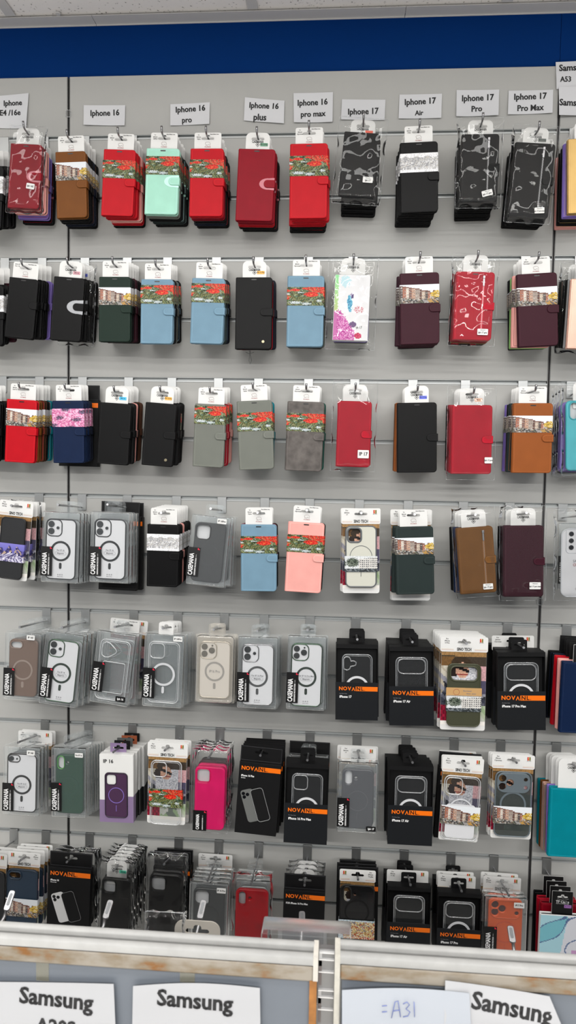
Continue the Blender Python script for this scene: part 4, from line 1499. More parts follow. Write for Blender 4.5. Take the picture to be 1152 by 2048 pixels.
slot(3, 'plain black wallet case with violet blue sticker and brown case behind', 'violet sticker wallet', 'wallet', 834, 805, 834, 945, 79, MN('black', BLU, 'IPH 17 Pro'), ['tan', 'brown', 'tan'])
slot(3, 'red bagged wallet case beside the tan canal wallet', 'red bagged wallet by tan', 'wallet', 945, 810, 942, 948, 80,
     MN('bagred', (240, 190, 160), 'IPH 17', slot=False, bag=(.020, .020, .014), lab=('Iph 17 pro', .42, .80, .018, .014, .0050, None)), ['bagred', 'darkred', 'black'])
slot(3, 'tan wallet case with canal band and lilac case behind its spine', 'tan canal wallet', 'wallet', 1067, 806, 1063, 946, 78, W('tan', 'canal', lines=L17M, bv=(.18, .42)), ['slate', 'black', 'lilac'])
slot(3, 'cyan soft case in a clear bag cut by the photo edge', 'cyan bagged case', 'bag', 1171, 800, 1171, 941, 74, dict(col='cyan', cam='pill', card='mania', rad=.12),
     [('bag', dict(col='lilac', cam='pill', rad=.12), 1, 1, 'lilac'), ('bag', dict(col='lilac', cam='pill', rad=.12), 1, 1, 'lilac'), ('bag', dict(col='black', cam='pill', rad=.12), 1, 1, 'black')])
# ---- fourth row
slot(4, 'black carded case with a purple night city band, leaning at the row end', 'night band case', 'card', 28, 1036, 18, 1157, 50, dict({'in': 'solid'}, col='black', cam='none', band='night', bv=(.42, .72), hw=.084, lines=['For', 'iPhone', '16/16e'], below=.004),
     ['black', ('wallet', MN('black', None, '', bag=(.016, .014, .01)), 1.2, 1, 'bagged black'), 'black'])
slot(4, 'clear clamshell with black rimmed magnetic case beside the night band case', 'black rim clamshell', 'clam', 122, 1024, 118, 1166, 77, dict({'in': 'plated'}, rim='black', t1='For IP 16'), ['clear', 'clear', 'clear', 'clear'])
slot(4, 'clear clamshell with black rimmed magnetic case in front of black cartons', 'clamshell before cartons', 'clam', 220, 1024, 217, 1166, 80, dict({'in': 'plated'}, rim='black', t1='For IP 16'), ['clear', 'clear', NB(1.02, 1.08), NB(1.02, 1.08)])
slot(4, 'black wallet case with grey canal drawing band in the fourth row', 'fourth row drawing wallet', 'wallet', 326, 1049, 324, 1174, 65, W('black', 'sketch', lines=L16P, bv=(.155, .42)), ['black', 'pink', 'black', 'black', 'black'])
slot(4, 'clear pack holding a black carbon patterned case, leaning to one side', 'carbon case pack', 'clam', 423, 1032, 409, 1172, 79, dict({'in': 'matte'}, col='carbon', cam='square', lab=('IP 16Pro', .28, .06, .022, .012, .0060, False), tz=.12), ['clear', 'clear', 'clear'])
slot(4, 'light blue poppy band wallet beside the pale pink wallet', 'blue wallet by pink', 'wallet', 517, 1049, 517, 1183, 72, W('blue', 'poppy', lines=['For', 'Iphone', '16plus'], bv=(.175, .43)), ['darkred', 'black'])
slot(4, 'pale pink wallet case with poppy band', 'pale pink wallet', 'wallet', 613, 1045, 605, 1185, 73, W('pink', 'poppy', lines=L16M, bv=(.18, .43)), ['black', 'black'])
slot(4, 'cream carded case with grey rim and a grey street band', 'cream carded case', 'card', 722, 1052, 722, 1174, 61, dict({'in': 'solid'}, col='cream', cam='square', ring=1, band='grey', bv=(.49, .75), lines=L17, below=.016), ['cream', ('card', dict({'in': 'clear'}, cam='square', lines=L17), 1.05, 1.05, 'clear'), 'cream'])
slot(4, 'dark slate canal band wallet hanging in front of white header cards', 'slate canal wallet', 'wallet', 828, 1053, 831, 1189, 76, W('slate', 'canal', lines=L17A, bv=(.165, .41)), ['slate', ('card', dict({'in': 'clear'}, cam='square', lines=L17A, below=.02), .86, 1.0, 'clear'), ('card', dict({'in': 'clear'}, cam='square', lines=L17A, hw=.1, below=.02), .90, 1.02, 'clear')])
slot(4, 'light brown bagged wallet case with a metal zip', 'brown zip wallet', 'wallet', 949, 1054, 958, 1187, 72, MN('bronze', None, '', zip=1, slot=False, bag=(.018, .018, .010), lab=('Iph 17 pro', .26, .90, .022, .013, .0055, 'Wallet case for')), ['navy', 'slate', 'black'])
slot(4, 'burgundy bagged wallet case beside the panel seam in the fourth row', 'burgundy bagged wallet', 'wallet', 1048, 1051, 1047, 1194, 79, MN('burgundy', None, '', slot=False, bag=(.016, .018, .010), lab=('Iph 17 pro max', .28, .84, .025, .016, .0048, 'Wallet case for')), ['plum', 'black'])
slot(4, 'clear soft case with five black camera holes cut by the photo edge', 'clear five hole case', 'bag', 1163, 1058, 1161, 1194, 76, dict(col='white', cam='five', clear=1, bw=.03),
     [('clam', dict({'in': 'clear'}, cam='dual'), .92, 1.0, 'clear'), ('clam', dict({'in': 'clear'}, cam='dual'), .92, 1.0, 'clear')])
# ---- fifth row
slot(5, 'clamshell with frosted brown case at the fifth row end', 'brown frosted pack', 'clam', 46, 1266, 42, 1401, 74, dict({'in': 'matte'}, col='brown', cam='slot', lab=('IP 16E', .22, .06, .020, .012, .0062, False), tz=.06), ['brown'] * 5)
slot(5, 'clamshell with green rimmed magnetic case beside the frosted brown pack', 'green rim pack', 'clam', 129, 1267, 114, 1412, 78, dict({'in': 'plated'}, rim='green', t1='For IP 16'), ['clear'] * 5)
slot(5, 'clamshell with fully clear card holder case and black size label', 'clear card holder pack', 'clam', 233, 1266, 216, 1409, 79, dict({'in': 'clear'}, cam='diamond', lab=('Iph 16', .30, .90, .024, .013, .0072, True), tz=.16), ['clear', 'clear', ('wallet', W('darkred', 'poppy'), .8, .9, 'dark red'), ('card', dict({'in': 'clear'}, cam='square', lines=L16), .8, .86, 'clear')])
slot(5, 'clamshell with clear case and white magnet ring', 'white ring pack', 'clam', 329, 1269, 323, 1415, 81, dict({'in': 'clear'}, cam='square', ring=1, tab='white', lab=('IP 16Pro', .34, .05, .022, .012, .0060, False), tz=.12), ['clear'] * 4)
slot(5, 'cream rounded pack with a glittering champagne case', 'glitter case pack', 'clam', 430, 1272, 427, 1407, 77, dict({'in': 'glitter'}, cream=1, tag=False, cw=.074, ch=.136, cz=.09), ['clear', 'clear'])
slot(5, 'clamshell with silver rimmed magnetic case', 'silver rim pack', 'clam', 516, 1275, 513, 1418, 80, dict({'in': 'plated'}, rim='silver', t1='For IP 16 Plus'), ['clear'] * 4)
slot(5, 'clamshell with dark green rimmed triple camera case next to black window boxes', 'triple camera pack', 'clam', 615, 1273, 610, 1421, 77, dict({'in': 'plated'}, rim='green', cam='trio', t1='For IP 16 Pro Max'), ['clear'] * 4)
slot(5, 'black window box beside the triple camera clamshell pack', 'box beside triple camera pack', 'wbox', 714, 1289, 713, 1440, 84, dict(t='iPhone 17', cam='heart'), ['black', 'black'])
slot(5, 'black window box beside the olive carded case', 'box beside olive case', 'wbox', 823, 1294, 823, 1451, 88, dict(t='iPhone 17 Air', cam='bar', ring=0), ['black', 'black', 'black'])
slot(5, 'olive carded case with kraft band over a grey street band', 'olive carded case', 'card', 929, 1328, 926, 1453, 65, dict({'in': 'solid'}, col='olive', cam='bar', kraft=1, band='grey', bv=(.50, .755), hw=.109, hc=.050, hh=.024, lines=['For', 'iPhone', '17 Pro'], below=.012), ['olive'] * 7)
slot(5, 'black window box beside the panel seam in front of a white card', 'seam side box', 'wbox', 1043, 1305, 1043, 1460, 94, dict(t='iPhone 17 Pro Max', cam='bar'), ['black', ('card', dict({'in': 'clear'}, cam='square', lines=L17M), .72, .9, 'clear'), 'black'])
slot(5, 'navy wallet case on a black card cut by the photo edge', 'navy edge wallet', 'wallet', 1170, 1326, 1162, 1468, 86, W('navy', None, card='tf', slot=False), ['pink', 'red', 'darkblue', 'black'])
# ---- sixth row
slot(6, 'clamshell with black rimmed single camera case at the sixth row end', 'single camera pack', 'clam', 43, 1495, 41, 1632, 75, dict({'in': 'plated'}, rim='dark', cam='single', t1='For IP 16 E', lab=('IP 16E', .26, .07, .020, .012, .0062, False), tz=.06), ['clear', 'clear', ('card', dict({'in': 'clear'}, cam='square', lines=L16), .76, .84, 'clear'), ('card', dict({'in': 'clear'}, cam='square', lines=L16), .76, .84, 'clear')])
slot(6, 'clamshell with a matte dark green case', 'matte green pack', 'clam', 137, 1497, 137, 1636, 71, dict({'in': 'matte'}, col='green', cam='pill', lab=('For IP 16', .30, .09, .020, .011, .0052, False), tz=.09), ['green'] * 6)
slot(6, 'white and purple carton with a printed plum case', 'plum print carton', 'ubox', 232, 1510, 233, 1645, 69, dict(), [('ubox', dict(pm=M('box'), tm=M('box')), 1, 1, 'white and black'), ('ubox', dict(pm=M('box'), tm=mat('grey_tab', (74, 76, 76), .5)), 1, 1, 'grey tabbed'), ('ubox', dict(pm=M('box'), tm=mat('rust_tab', (142, 74, 44), .5)), 1, 1, 'rust tabbed'), ('ubox', dict(pm=M('box'), tm=M('box')), 1, 1, 'black tabbed')])
slot(6, 'clear carded case with a poppy field band', 'poppy carded case', 'card', 333, 1521, 330, 1650, 64, dict({'in': 'clear'}, cam='square', band='poppy', bv=(.44, .72), lines=['For', 'iPhone', '16 Pro'], below=.002), ['clear', ('card', dict({'in': 'clear'}, cam='square', hw=.092, lines=L16P), .9, 1, 'clear')])
slot(6, 'hot pink soft case in a film bag', 'hot pink case', 'bag', 420, 1535, 417, 1661, 61, dict(col='hotpink', cam='square', tag=1), [('bag', dict(col='hotpink', cam='square'), 1, 1, 'hot pink'), ('bag', dict(col='burgundy', cam='square'), 1, 1, 'plum'), ('bag', dict(col='black', cam='square'), 1, 1, 'black')])
slot(6, 'tilted black carton printed with a grey phone and its outline case', 'tilted printed carton', 'pbox', 521, 1527, 510, 1669, 84, dict(t='iPhone 16 Plus', t2='Gel Case'), ['black', 'black', 'black', 'black'])
slot(6, 'black window box beside the tilted printed carton', 'box beside tilted carton', 'wbox', 615, 1528, 610, 1687, 86, dict(t='iPhone 16 Pro Max', cam='square'), ['black', ('clam', dict({'in': 'clear'}, cam='square'), .92, .95, 'clear'), ('clam', dict({'in': 'clear'}, cam='square'), .92, .95, 'clear'), NB(1.0, 1.02)])
slot(6, 'clamshell with a dark grey case and black size label', 'dark grey pack', 'clam', 717, 1526, 713, 1666, 79, dict({'in': 'matte'}, col='grey', cam='pill', ringw=.0012, lab=('Iph 17', .36, .93, .023, .012, .0068, True), tz=.08), ['clear', ('card', dict({'in': 'clear'}, cam='square', lines=L17), .72, .92, 'clear'), ('card', dict({'in': 'clear'}, cam='square', hw=.1, lines=L17), .8, .95, 'clear')])
slot(6, 'black window box with a bright white ring beside the dark grey pack', 'white ring window box', 'wbox', 823, 1533, 819, 1690, 88, dict(t='iPhone 17 Air', cam='bar'), ['black', 'black', 'black'])
slot(6, 'clear carded case with white magnet sheet and canal house band', 'white sheet carded case', 'card', 926, 1552, 917, 1681, 73, dict({'in': 'clear'}, cam='square', cardin=1, band='canal', bv=(.46, .75), lines=['For', 'iPhone', '17pro'], hw=.096, below=.006), ['clear', NB(1.18, 1.12), ('card', dict({'in': 'clear'}, cam='square', hw=.09, lines=L17), .9, .9, 'clear')])
slot(6, 'grey smoky carded case with five camera holes and canal house band', 'grey smoky carded case', 'card', 1028, 1544, 1023, 1673, 71, dict({'in': 'smoke'}, cam='barholes', band='canal', bv=(.53, .80), lines=['For', 'iPhone', '17promax'], hw=.098, nologo=1, hc=.026), ['grey', 'grey'])
slot(6, 'teal wallet case on a rounded white card cut by the photo edge', 'teal edge wallet', 'wallet', 1148, 1578, 1142, 1716, 92, MN('teal', None, '', cw=.068, hc=.055, slot=False), ['lilac', 'rosegold', 'brown', 'teal'])
# ---- seventh row
slot(7, 'dark carded case cut by the photo edge in the lowest row', 'lowest edge case', 'card', -24, 1742, -28, 1880, 70, dict({'in': 'solid'}, col='black', cam='square', hw=.088), ['black', 'black'])
slot(7, 'navy carded case with a canal house band low on its front', 'navy carded case', 'card', 45, 1740, 42, 1868, 62, dict({'in': 'solid'}, col='navy', cam='slot', band='canal', bv=(.49, .80), lines=['For', 'iPhone', '16 e'], hw=.082, mirror=1, full=.148), ['navy', 'navy', ('card', dict({'in': 'clear'}, cam='square', hw=.085, lines=L16), .9, 1, 'clear')])
slot(7, 'black carton printed with a white phone and black case', 'white phone carton', 'pbox', 139, 1738, 134, 1880, 87, dict(t='iPhone 16', t2='Silicone Case', pc='white', full=.165), [('bag', dict(col='black', cam='square'), .86, .9, 'black'), ('bag', dict(col='black', cam='square'), .86, .9, 'black')])
slot(7, 'black bagged soft case with a mint sticker on its white card', 'mint sticker soft case', 'bag', 231, 1759, 226, 1890, 58, dict(col='black', cam='square', card='mania', sc=(96, 226, 190), st='IPH 16', fold=1, full=.150), ['black'] * 5)
slot(7, 'black bagged soft case beside a tilted hook, without a card', 'plain black soft case', 'bag', 331, 1751, 326, 1890, 66, dict(col='black', cam='square', full=.150, hc=.034), [('bag', dict(col='black', cam='square'), 1, .9, 'black'), NB(1.16, 1.1), NB(1.16, 1.1)])
slot(7, 'clear pack with a black magnetic case and white size label', 'black magnetic pack', 'clam', 418, 1767, 414, 1900, 79, dict({'in': 'matte'}, col='black', cam='square', tag=False, lab=('IP 16 Pro', .32, .10, .022, .013, .0060, False), full=.155), ['clear', 'clear', 'clear', ('card', dict({'in': 'clear'}, cam='square', hw=.088, lines=L16P), .72, .9, 'clear')])
slot(7, 'bright red bagged soft case above the shelf edge', 'bright red soft case', 'bag', 504, 1781, 501, 1900, 66, dict(col='red', cam='pill', full=.150, hc=.026), [('clam', dict({'in': 'clear'}, cam='square'), 1.1, 1, 'clear'), ('clam', dict({'in': 'clear'}, cam='square'), 1.1, 1, 'clear'), ('clam', dict({'in': 'clear'}, cam='square'), 1.1, 1, 'clear')])
slot(7, 'black printed carton in front of white cards, half behind the gondola', 'carton before white cards', 'pbox', 609, 1783, 604, 1920, 83, dict(t='FOR iPhone 16 Pro Max', t2='', pic=0, full=.165), [('bag', dict(col='white', cam='square', card='mania'), .7, .9, 'white'), ('bag', dict(col='white', cam='square', card='mania'), .7, .9, 'white'), ('bag', dict(col='white', cam='square', card='mania'), .7, .9, 'white')])
slot(7, 'black smoky carded case with a colourful town drawing band', 'town band carded case', 'card', 715, 1771, 712, 1880, 68, dict({'in': 'smoke'}, cam='pill', rimc='black', band='town', bv=(.66, 1.02), lines=['For', 'iPhone', '15 plus'], hw=.086, mirror=1, nologo=1, hc=.022, full=.128), [NB(1.2, 1.1), NB(1.2, 1.1), NB(1.12, 1.1)])
slot(7, 'black window box without a white ring above the gondola edge', 'ringless lowest box', 'wbox', 819, 1775, 815, 1930, 86, dict(t='iPhone 17 Air', cam='bar', ring=0, full=.175), [('card', dict({'in': 'clear'}, cam='square', hw=.100, lines=['For', 'iPhone', '17 Air']), .8, .85, 'clear'), 'black', 'black'])
slot(7, 'black window box with white ring beside the orange case pack', 'white ring lowest box', 'wbox', 920, 1787, 915, 1940, 86, dict(t='iPhone 17 Pro', cam='bar', full=.175), [('card', dict({'in': 'clear'}, cam='square', hw=.090, lines=['For', 'iPhone', '17 Pro']), .8, .85, 'clear'), ('card', dict({'in': 'clear'}, cam='square', hw=.090, lines=['For', 'iPhone', '17 Pro']), .8, .85, 'clear'), 'black'])
slot(7, 'clear pack with an orange five hole case', 'orange case pack', 'clam', 1013, 1797, 1008, 1940, 84, dict({'in': 'matte'}, col='orange', cam='barholes', lab=('iP17 Pro', .30, .09, .024, .013, .0060, False), cz=.03, ch=.150, tz=.16, full=.165, ringw=.0012), ['orange', ('card', dict({'in': 'clear'}, cam='square', hw=.090, lines=['For', 'iPhone', '17 Pro']), .8, .85, 'clear'), ('card', dict({'in': 'clear'}, cam='square', hw=.090, lines=['For', 'iPhone', '17 Pro']), .8, .85, 'clear')])
slot(7, 'wallet case printed with turquoise watercolour swirls on a black card', 'watercolour wallet', 'wallet', 1126, 1832, 1120, 1960, 88, dict(col='white', printed='marble', strap=False, slot=False, card='tf', full=.165, hc=.042), [('wallet', dict(col='darkred', card='tf', slot=False), .9, 1, 'dark red'), ('wallet', dict(col='bagred', card='tf', slot=False), .9, 1, 'red'), ('wallet', dict(col='black', card='tf', slot=False), .9, 1, 'black')])


# ================================================================== PAPER SIGNS
def sheet(name, c, Y, texts, label, grp, curl=.002, seed=1, par=None, paper=None, sag=0.0):
    """c: the four corners tl, tr, br, bl in photo pixels on the plane y = Y; texts: (string, px, py, width px, tilt)"""
    R = random.Random(seed)
    P = [at(x, y, Y) for x, y in c]
    p1, p2, p3 = R.uniform(0, 6), R.uniform(0, 6), R.uniform(.4, 1.0)

    def dy(u, v):
        return -.0008 - curl * (abs(2 * u - 1) ** 2.2 * p3 * (.4 + .6 * v) + .35 * (1 + math.sin(5 * u + p1)) * v + .15 * (1 + math.sin(7 * v + p2)))

    def pos(u, v):
        a = P[0].lerp(P[1], u).lerp(P[3].lerp(P[2], u), v)
        return Vector((a.x, Y + dy(u, v), a.z + sag * (math.sin(math.pi * u) if v < .5 else 0)))
    n = 14
    vs = [pos(i / n, j / n) for j in range(n + 1) for i in range(n + 1)]
    k = len(vs)
    vs += [p + Vector((0, .0003, 0)) for p in vs]
    fs = []
    for j in range(n):
        for i in range(n):
            a = j * (n + 1) + i
            fs += [(a, a + n + 1, a + n + 2, a + 1), (k + a, k + a + 1, k + a + n + 2, k + a + n + 1)]
    o0 = vs[0].copy()
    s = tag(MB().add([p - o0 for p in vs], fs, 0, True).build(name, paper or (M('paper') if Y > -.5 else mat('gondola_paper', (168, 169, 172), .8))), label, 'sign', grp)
    s.location = o0
    U, V = P[1] - P[0], P[3] - P[0]
    det = U.x * V.z - U.z * V.x
    for st, px, py, wpx, tilt in texts:
        me = text_mesh(st, 1.0, .034, .93)
        q = at(px, py, Y)
        xs = [v.co.x for v in me.vertices]
        sc = wpx * mpp(q) / (max(xs) - min(xs))
        me.transform(Matrix.Translation(q) @ Matrix.Rotation(tilt, 4, 'Y') @ Matrix.Scale(sc, 4))
        for v in me.vertices:
            d = v.co - P[0]
            u = (d.x * V.z - d.z * V.x) / det
            w = (U.x * d.z - U.z * d.x) / det
            v.co.y = Y + dy(min(max(u, 0), 1), min(max(w, 0), 1)) - .0005
            v.co -= o0
        put('lettering', me, M('ink'), s)
    return s


SG = 'white paper signs along the top of the wall'
Ys = -.0012
sheet('paper_sign', [(-46, 196), (58, 187), (54, 258), (-42, 256)], Ys, [('Iphone', 26, 207, 38, -.02), ('SE4 /16e', 18, 227, 50, .0)], 'paper sign cut by the photo edge above the dark red bagged wallet', SG, .004, 3)
sheet('paper_sign', [(168, 211), (251, 211), (250, 252), (168, 251)], Ys, [('Iphone 16', 210, 227, 59, -.01)], 'white paper sign with one centred line above the red poppy wallet beside brown', SG, .002, 4)
sheet('paper_sign', [(341, 209), (420, 205), (419, 249), (341, 252)], Ys, [('Iphone 16', 381, 219, 60, -.05), ('pro', 374, 241, 20, -.03)], 'white paper sign above the gap between mint wallet and the red wallet after it', SG, .002, 5)
sheet('paper_sign', [(490, 195), (569, 202), (568, 248), (488, 242)], Ys, [('Iphone 16', 528, 213, 59, .06), ('plus', 520, 236, 26, .05)], 'slightly tilted paper sign above the dark red patch wallet', SG, .003, 6)
sheet('paper_sign', [(587, 187), (666, 185), (665, 245), (588, 246)], Ys, [('Iphone 16', 625, 206, 60, -.03), ('pro max', 626, 229, 50, -.03)], 'tall paper sign above the wide red poppy wallet', SG, .002, 7)
sheet('paper_sign', [(684, 199), (771, 200), (769, 241), (682, 240)], Ys, [('Iphone 17', 726, 224, 61, -.02)], 'paper sign with its one line set low above the plain black bagged wallet', SG, .002, 8)
sheet('paper_sign', [(799, 190), (884, 188), (882, 237), (797, 238)], Ys, [('Iphone 17', 840, 204, 62, -.04), ('Air', 838, 227, 17, -.03)], 'paper sign above the black drawing band wallet', SG, .002, 9)
sheet('paper_sign', [(913, 181), (998, 180), (996, 232), (912, 234)], Ys, [('Iphone 17', 955, 197, 63, -.02), ('Pro', 953, 219, 21, -.02)], 'paper sign above the black zip wallet with glare', SG, .003, 10)
sheet('paper_sign', [(1017, 182), (1106, 180), (1104, 227), (1015, 230)], Ys, [('Iphone 17', 1060, 194, 64, -.02), ('Pro Max', 1060, 217, 52, -.02)], 'paper sign above the seam side zip wallet', SG, .002, 11)
sheet('paper_sign', [(1111, 125), (1200, 120), (1200, 170), (1112, 180)], Ys, [('Samsung', 1147, 136, 58, -.04), ('A53', 1131, 160, 22, -.03)], 'upper paper sign at the photo edge, overlapping the blue wall', SG, .003, 12)
sheet('paper_sign', [(1117, 174), (1200, 172), (1200, 230), (1117, 232)], Ys - .004, [('Samsung', 1147, 207, 58, .02)], 'lower paper sign at the photo edge above the gold wallet', SG, .003, 13)

# ================================================================== FRONT GONDOLA
YF = -1.085
zl = at(300, 1858, YF + .026).z
zr_ = at(900, 1889, YF + .026).z
xL1, xR0 = at(628, 1900, YF).x, at(681, 1900, YF).x
m_rail = mat('worn_white_rail', (190, 190, 188), .35, .25, mottle=.06, mscale=60)
m_panel = mat('gondola_grey_panel', (98, 104, 112), .55, mottle=.03, mscale=14)
m_groove = mat('rail_groove', (40, 40, 40), .7)
m_fas, n, l, b_ = nodes('stained_fascia')
tc = n.new('ShaderNodeTexCoord')
mp_ = n.new('ShaderNodeMapping')
mp_.inputs['Scale'].default_value = (26, 26, 60)
ns = n.new('ShaderNodeTexNoise')
ns.inputs['Scale'].default_value = 1.0
ns.inputs['Detail'].default_value = 5
l.new(tc.outputs['Object'], mp_.inputs['Vector'])
l.new(mp_.outputs[0], ns.inputs['Vector'])
cr = n.new('ShaderNodeValToRGB')
cr.color_ramp.elements[0].position, cr.color_ramp.elements[0].color = .45, lin((140, 133, 122))
cr.color_ramp.elements[1].position, cr.color_ramp.elements[1].color = .72, lin((120, 78, 30))
e1 = cr.color_ramp.elements.new(.60)
e1.color = lin((122, 110, 92))
l.new(ns.outputs['Fac'], cr.inputs['Fac'])
l.new(cr.outputs['Color'], b_.inputs['Base Color'])
b_.inputs['Roughness'].default_value = .6
m_rust = mat('rusty_edge', (146, 96, 44), .7, mottle=.35, mscale=60)

gon = tag(empty('display_gondola', ((xL1 + xR0) / 2, YF + .02, 0)), 'low grey gondola with worn white rails and stained edges in front of the wall', 'display stand')
gx, gy = gon.location.x, gon.location.y


def gpart(b, name, mats):
    me = b.mesh(name)
    me.transform(Matrix.Translation((-gx, -gy, 0)))
    return put(name, me, mats, gon)


for (x0, x1, zt2) in ((-.55, xL1, zl), (xR0, 2.1, zr_)):
    b = MB()
    for y0, y1, dz in ((YF + .0170, YF + .0262, 0), (YF - .0005, YF + .0095, -.0010)):
        k = 7
        prof = [(y0, zt2 + dz - .009)] + [(y0 + (y1 - y0) * (.5 - .5 * math.cos(math.pi * i / k)), zt2 + dz - .0030 + .0030 * math.sin(math.pi * i / k)) for i in range(k + 1)] + [(y1, zt2 + dz - .009)]
        vs = [(x, y, z) for x in (x0, x1) for y, z in prof]
        q = len(prof)
        b.add(vs, [(i, i + 1, q + i + 1, q + i) for i in range(q - 1)] + [tuple(range(q)), tuple(range(2 * q - 1, q - 1, -1))], 0, True)
    b.box(x0, x1, YF + .0006, YF + .0255, zt2 - .0130, zt2 - .0082, 1)
    gpart(b, 'top_rail', [m_rail, m_groove])
    b = MB().slab((x0 + x1) / 2, zt2 - .0195, x1 - x0, .0170, .002, YF - .0002, YF + .0255, .002)
    gpart(b, 'fascia', m_fas)
    gpart(MB().box(x0 + .002, x1 - .0005, YF + .0030, YF + .0090, .08, zt2 - .0280), 'back_panel', m_panel)
    gpart(MB().box(x0 + .002, x1 - .0005, YF + .0170, YF + .0230, .08, zt2 - .0280), 'back_panel', m_panel)
    gpart(MB().box(x0, x1, YF - .12, YF + .14, .0, .08), 'base_plinth', mat('plinth_grey', (70, 72, 76), .6))
gpart(MB().box(xL1 - .0005, xL1 + .0045, YF - .0012, YF + .0262, zl - .0260, zl - .0005), 'end_cap', mat('end_cap_grey', (186, 182, 174), .6, mottle=.08, mscale=80))
gpart(MB().box(xL1 - .0040, xL1 + .0035, YF - .0006, YF + .0200, .08, zl - .0262), 'edge_strip', m_rust)
gpart(MB().box(xR0 - .0055, xR0, YF - .0012, YF + .0262, .08, zr_ - .0005), 'upright_edge', mat('upright_edge_grey', (176, 173, 164), .6, mottle=.12, mscale=120))
b = MB().box(xL1 + .0046, xR0 - .0056, YF + .0180, YF + .0250, .08, zl - .004, 0)
zz = zl - .006
k = 0
while zz > .35:
    b.box(xL1 + .0050, xR0 - .0060, YF + .0150, YF + .0182, zz - .0011, zz, 1)
    b.box(xL1 + .0050, xL1 + .0082, YF + .0166, YF + .0182, zz - .016, zz - .002, 2 if k % 3 else 3)
    zz -= (.0075, .0135, .0200)[k % 3]
    k += 1
gpart(b, 'slotted_upright', [mat('upright_steel', (128, 128, 128), .3, .7), mat('slot_edge', (216, 216, 216), .25, .6), mat('slot_dark', (112, 104, 102), .5), mat('slot_plate', (196, 196, 196), .4)])
for (px, py, w, h, L) in ((85, 1935, 26, 55, None), (375, 1940, 30, 52, None)):
    p = at(px, py, YF + .0028)
    s = w * mpp(p)
    gpart(MB().box(p.x - s / 2, p.x + s / 2, YF + .0026, YF + .0029, p.z - h * mpp(p) / 2, p.z + h * mpp(p) / 2), 'tape_mark', clear_mat('old_tape', (150, 148, 132), .35, .01, .3))

SG2 = 'paper signs taped to the gondola'
Yp = YF - .0012
sheet('paper_sign', [(-30, 1962), (228, 1966), (236, 2110), (-30, 2110)], Yp, [('Samsung', 113, 1997, 152, .04), ('A20S', 113, 2052, 82, .04)], 'paper sign with two lines of type on the gondola near the photo corner', SG2, .002, 21)
sheet('paper_sign', [(267, 1970), (520, 1974), (522, 2110), (264, 2110)], Yp, [('Samsung', 390, 2000, 154, .02)], 'paper sign with a rounded top edge beside the rusty edge strip', SG2, .002, 22, sag=.004)
s3 = sheet('paper_sign', [(684, 1978), (938, 1984), (944, 2110), (684, 2110)], Yp - .0035, [], 'blank paper sign with faint blue handwriting on the gondola', SG2, .002, 23, paper=mat('pale_paper', (162, 167, 175), .8), sag=.003)
b = MB()
for st in ([(764, 2012), (774, 2011)], [(764, 2024), (774, 2023)], [(783, 2036), (790, 2004), (796, 2002), (801, 2034)], [(786, 2022), (800, 2020)], [(806, 2008), (814, 2004), (819, 2010), (812, 2018), (820, 2024), (816, 2032), (806, 2034)], [(828, 2004), (829, 2034)]):
    b.tube([at(x, y, Yp - .0078) - s3.location for x, y in st], .00045, 0, 5)
b.build('handwriting', mat('blue_pen', (96, 110, 168), .6), s3)
sheet('paper_sign', [(890, 1958), (1098, 1990), (1148, 2110), (884, 2110)], Yp - .0010, [('Samsung', 1022, 2012, 160, .12)], 'curling paper sign with its corner lifting off the gondola', SG2, .006, 24)

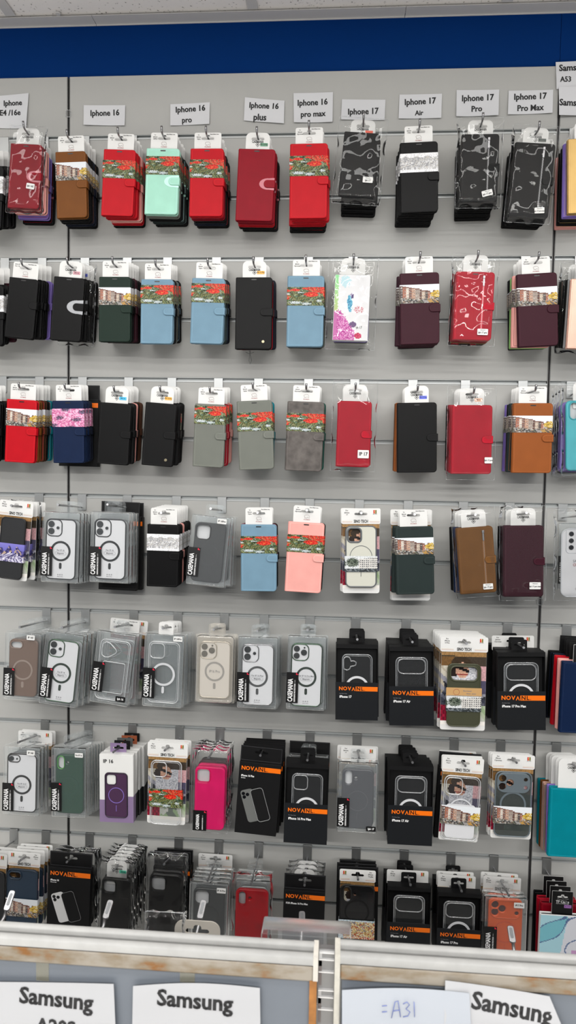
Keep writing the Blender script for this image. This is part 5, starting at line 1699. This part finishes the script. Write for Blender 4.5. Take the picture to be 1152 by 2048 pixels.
# hooks on the far side of the gondola, their raised ends showing above its rail
for (x1, y1, x2, y2, lab) in ((26, 1781, 12, 1822, 'raised chrome hook end above the gondola in front of the navy carded case'), (408, 1800, 399, 1838, 'raised chrome hook end above the gondola in front of the black magnetic pack'),
                              (604, 1823, 604, 1852, 'raised chrome hook end above the gondola in front of the carton before white cards'), (1020, 1852, 1026, 1886, 'raised chrome hook end above the gondola in front of the orange case pack'),
                              (222, 1800, 210, 1838, 'raised chrome hook end above the gondola in front of the mint sticker soft case')):
    Yt = YF + .20
    a, c_ = at(x1, y1, Yt + .02), at(x2, y2, Yt)
    e = tag(empty('gondola_hook', (c_.x, YF + .0232, c_.z - .03)), lab, 'hook', 'chrome hooks behind the gondola')
    O = Vector(e.location)
    MB().slab(0, 0, .022, .034, .001, .0, .002).build('back_plate', M('steel2'), e)
    w = MB().tube([(0, .002, 0), Vector((c_.x, Yt - .006, c_.z - .006)) - O, c_ - O], .0022, 0, 8).build('wire_arm', M('steel'), e)
    v = (a - c_)
    me = MB().slab(0, v.length / 2, .0085, v.length, .003, -.0016, .0016, .0008, n=4)
    me.slab(0, v.length * .55, .0040, v.length * .6, .001, -.0020, -.0014, 0, 1, 2)
    me = me.mesh('end_tag')
    zax = v.normalized()
    xax = Vector((1, 0, 0)) - zax * zax.x
    xax.normalize()
    yax = zax.cross(xax)
    me.transform(Matrix.Translation(c_ - O) @ Matrix((xax, yax, zax)).transposed().to_4x4())
    put('end_tag', me, [mat('chrome_tag', (150, 150, 152), .25, .9), mat('chrome_tag_face', (110, 112, 114), .35, .7)], w)
# goods hanging behind the gondola
def behind(name, lab, px, py, w, dy_, white):
    p = at(px, py, YF + dy_)
    e = tag(empty(name, (p.x, YF + dy_, p.z)), lab, 'pack', 'packs hanging behind the gondola')
    put('hang_card', flat(rrect(0, -.055, w, .110, .012, 7), [euro(0, -.012)], -.0005, .0005), white, e)
    MB().slab(0, -.075, w - .006, .066, .004, -.008, -.0007, .003).build('clear_blister', M('tpu'), e)
    return e


behind('blister_pack', 'beige rounded card top showing over the gondola rail before the black magnetic pack', 395, 1841, .058, .150, mat('beige_card', (196, 190, 180), .5))
behind('blister_pack', 'clear rounded plastic pack top showing over the gondola rail before the plain carton', 605, 1838, .062, .165, M('tpuedge'))
p = at(330, 1842, YF + .13)
e = tag(empty('film_packet', p), 'crumpled clear film packet showing over the gondola rail beside the beige card', 'packet')
film_bag(e, .050, .09, .012, .012, 'fp')
zs = at(650, 1866, YF + .045).z
xs0, xs1 = at(525, 1866, YF + .045).x, at(702, 1868, YF + .045).x
e = tag(empty('sign_holder', ((xs0 + xs1) / 2, YF + .045, zs)), 'clear plastic strip sign holder lying across the gondola joint', 'sign holder')
MB().slab(0, 0, xs1 - xs0, .012, .002, -.016, .014, .001).build('clear_strip', clear_mat('clear_holder', (150, 154, 156), .025, .0, .25, film=True), e)
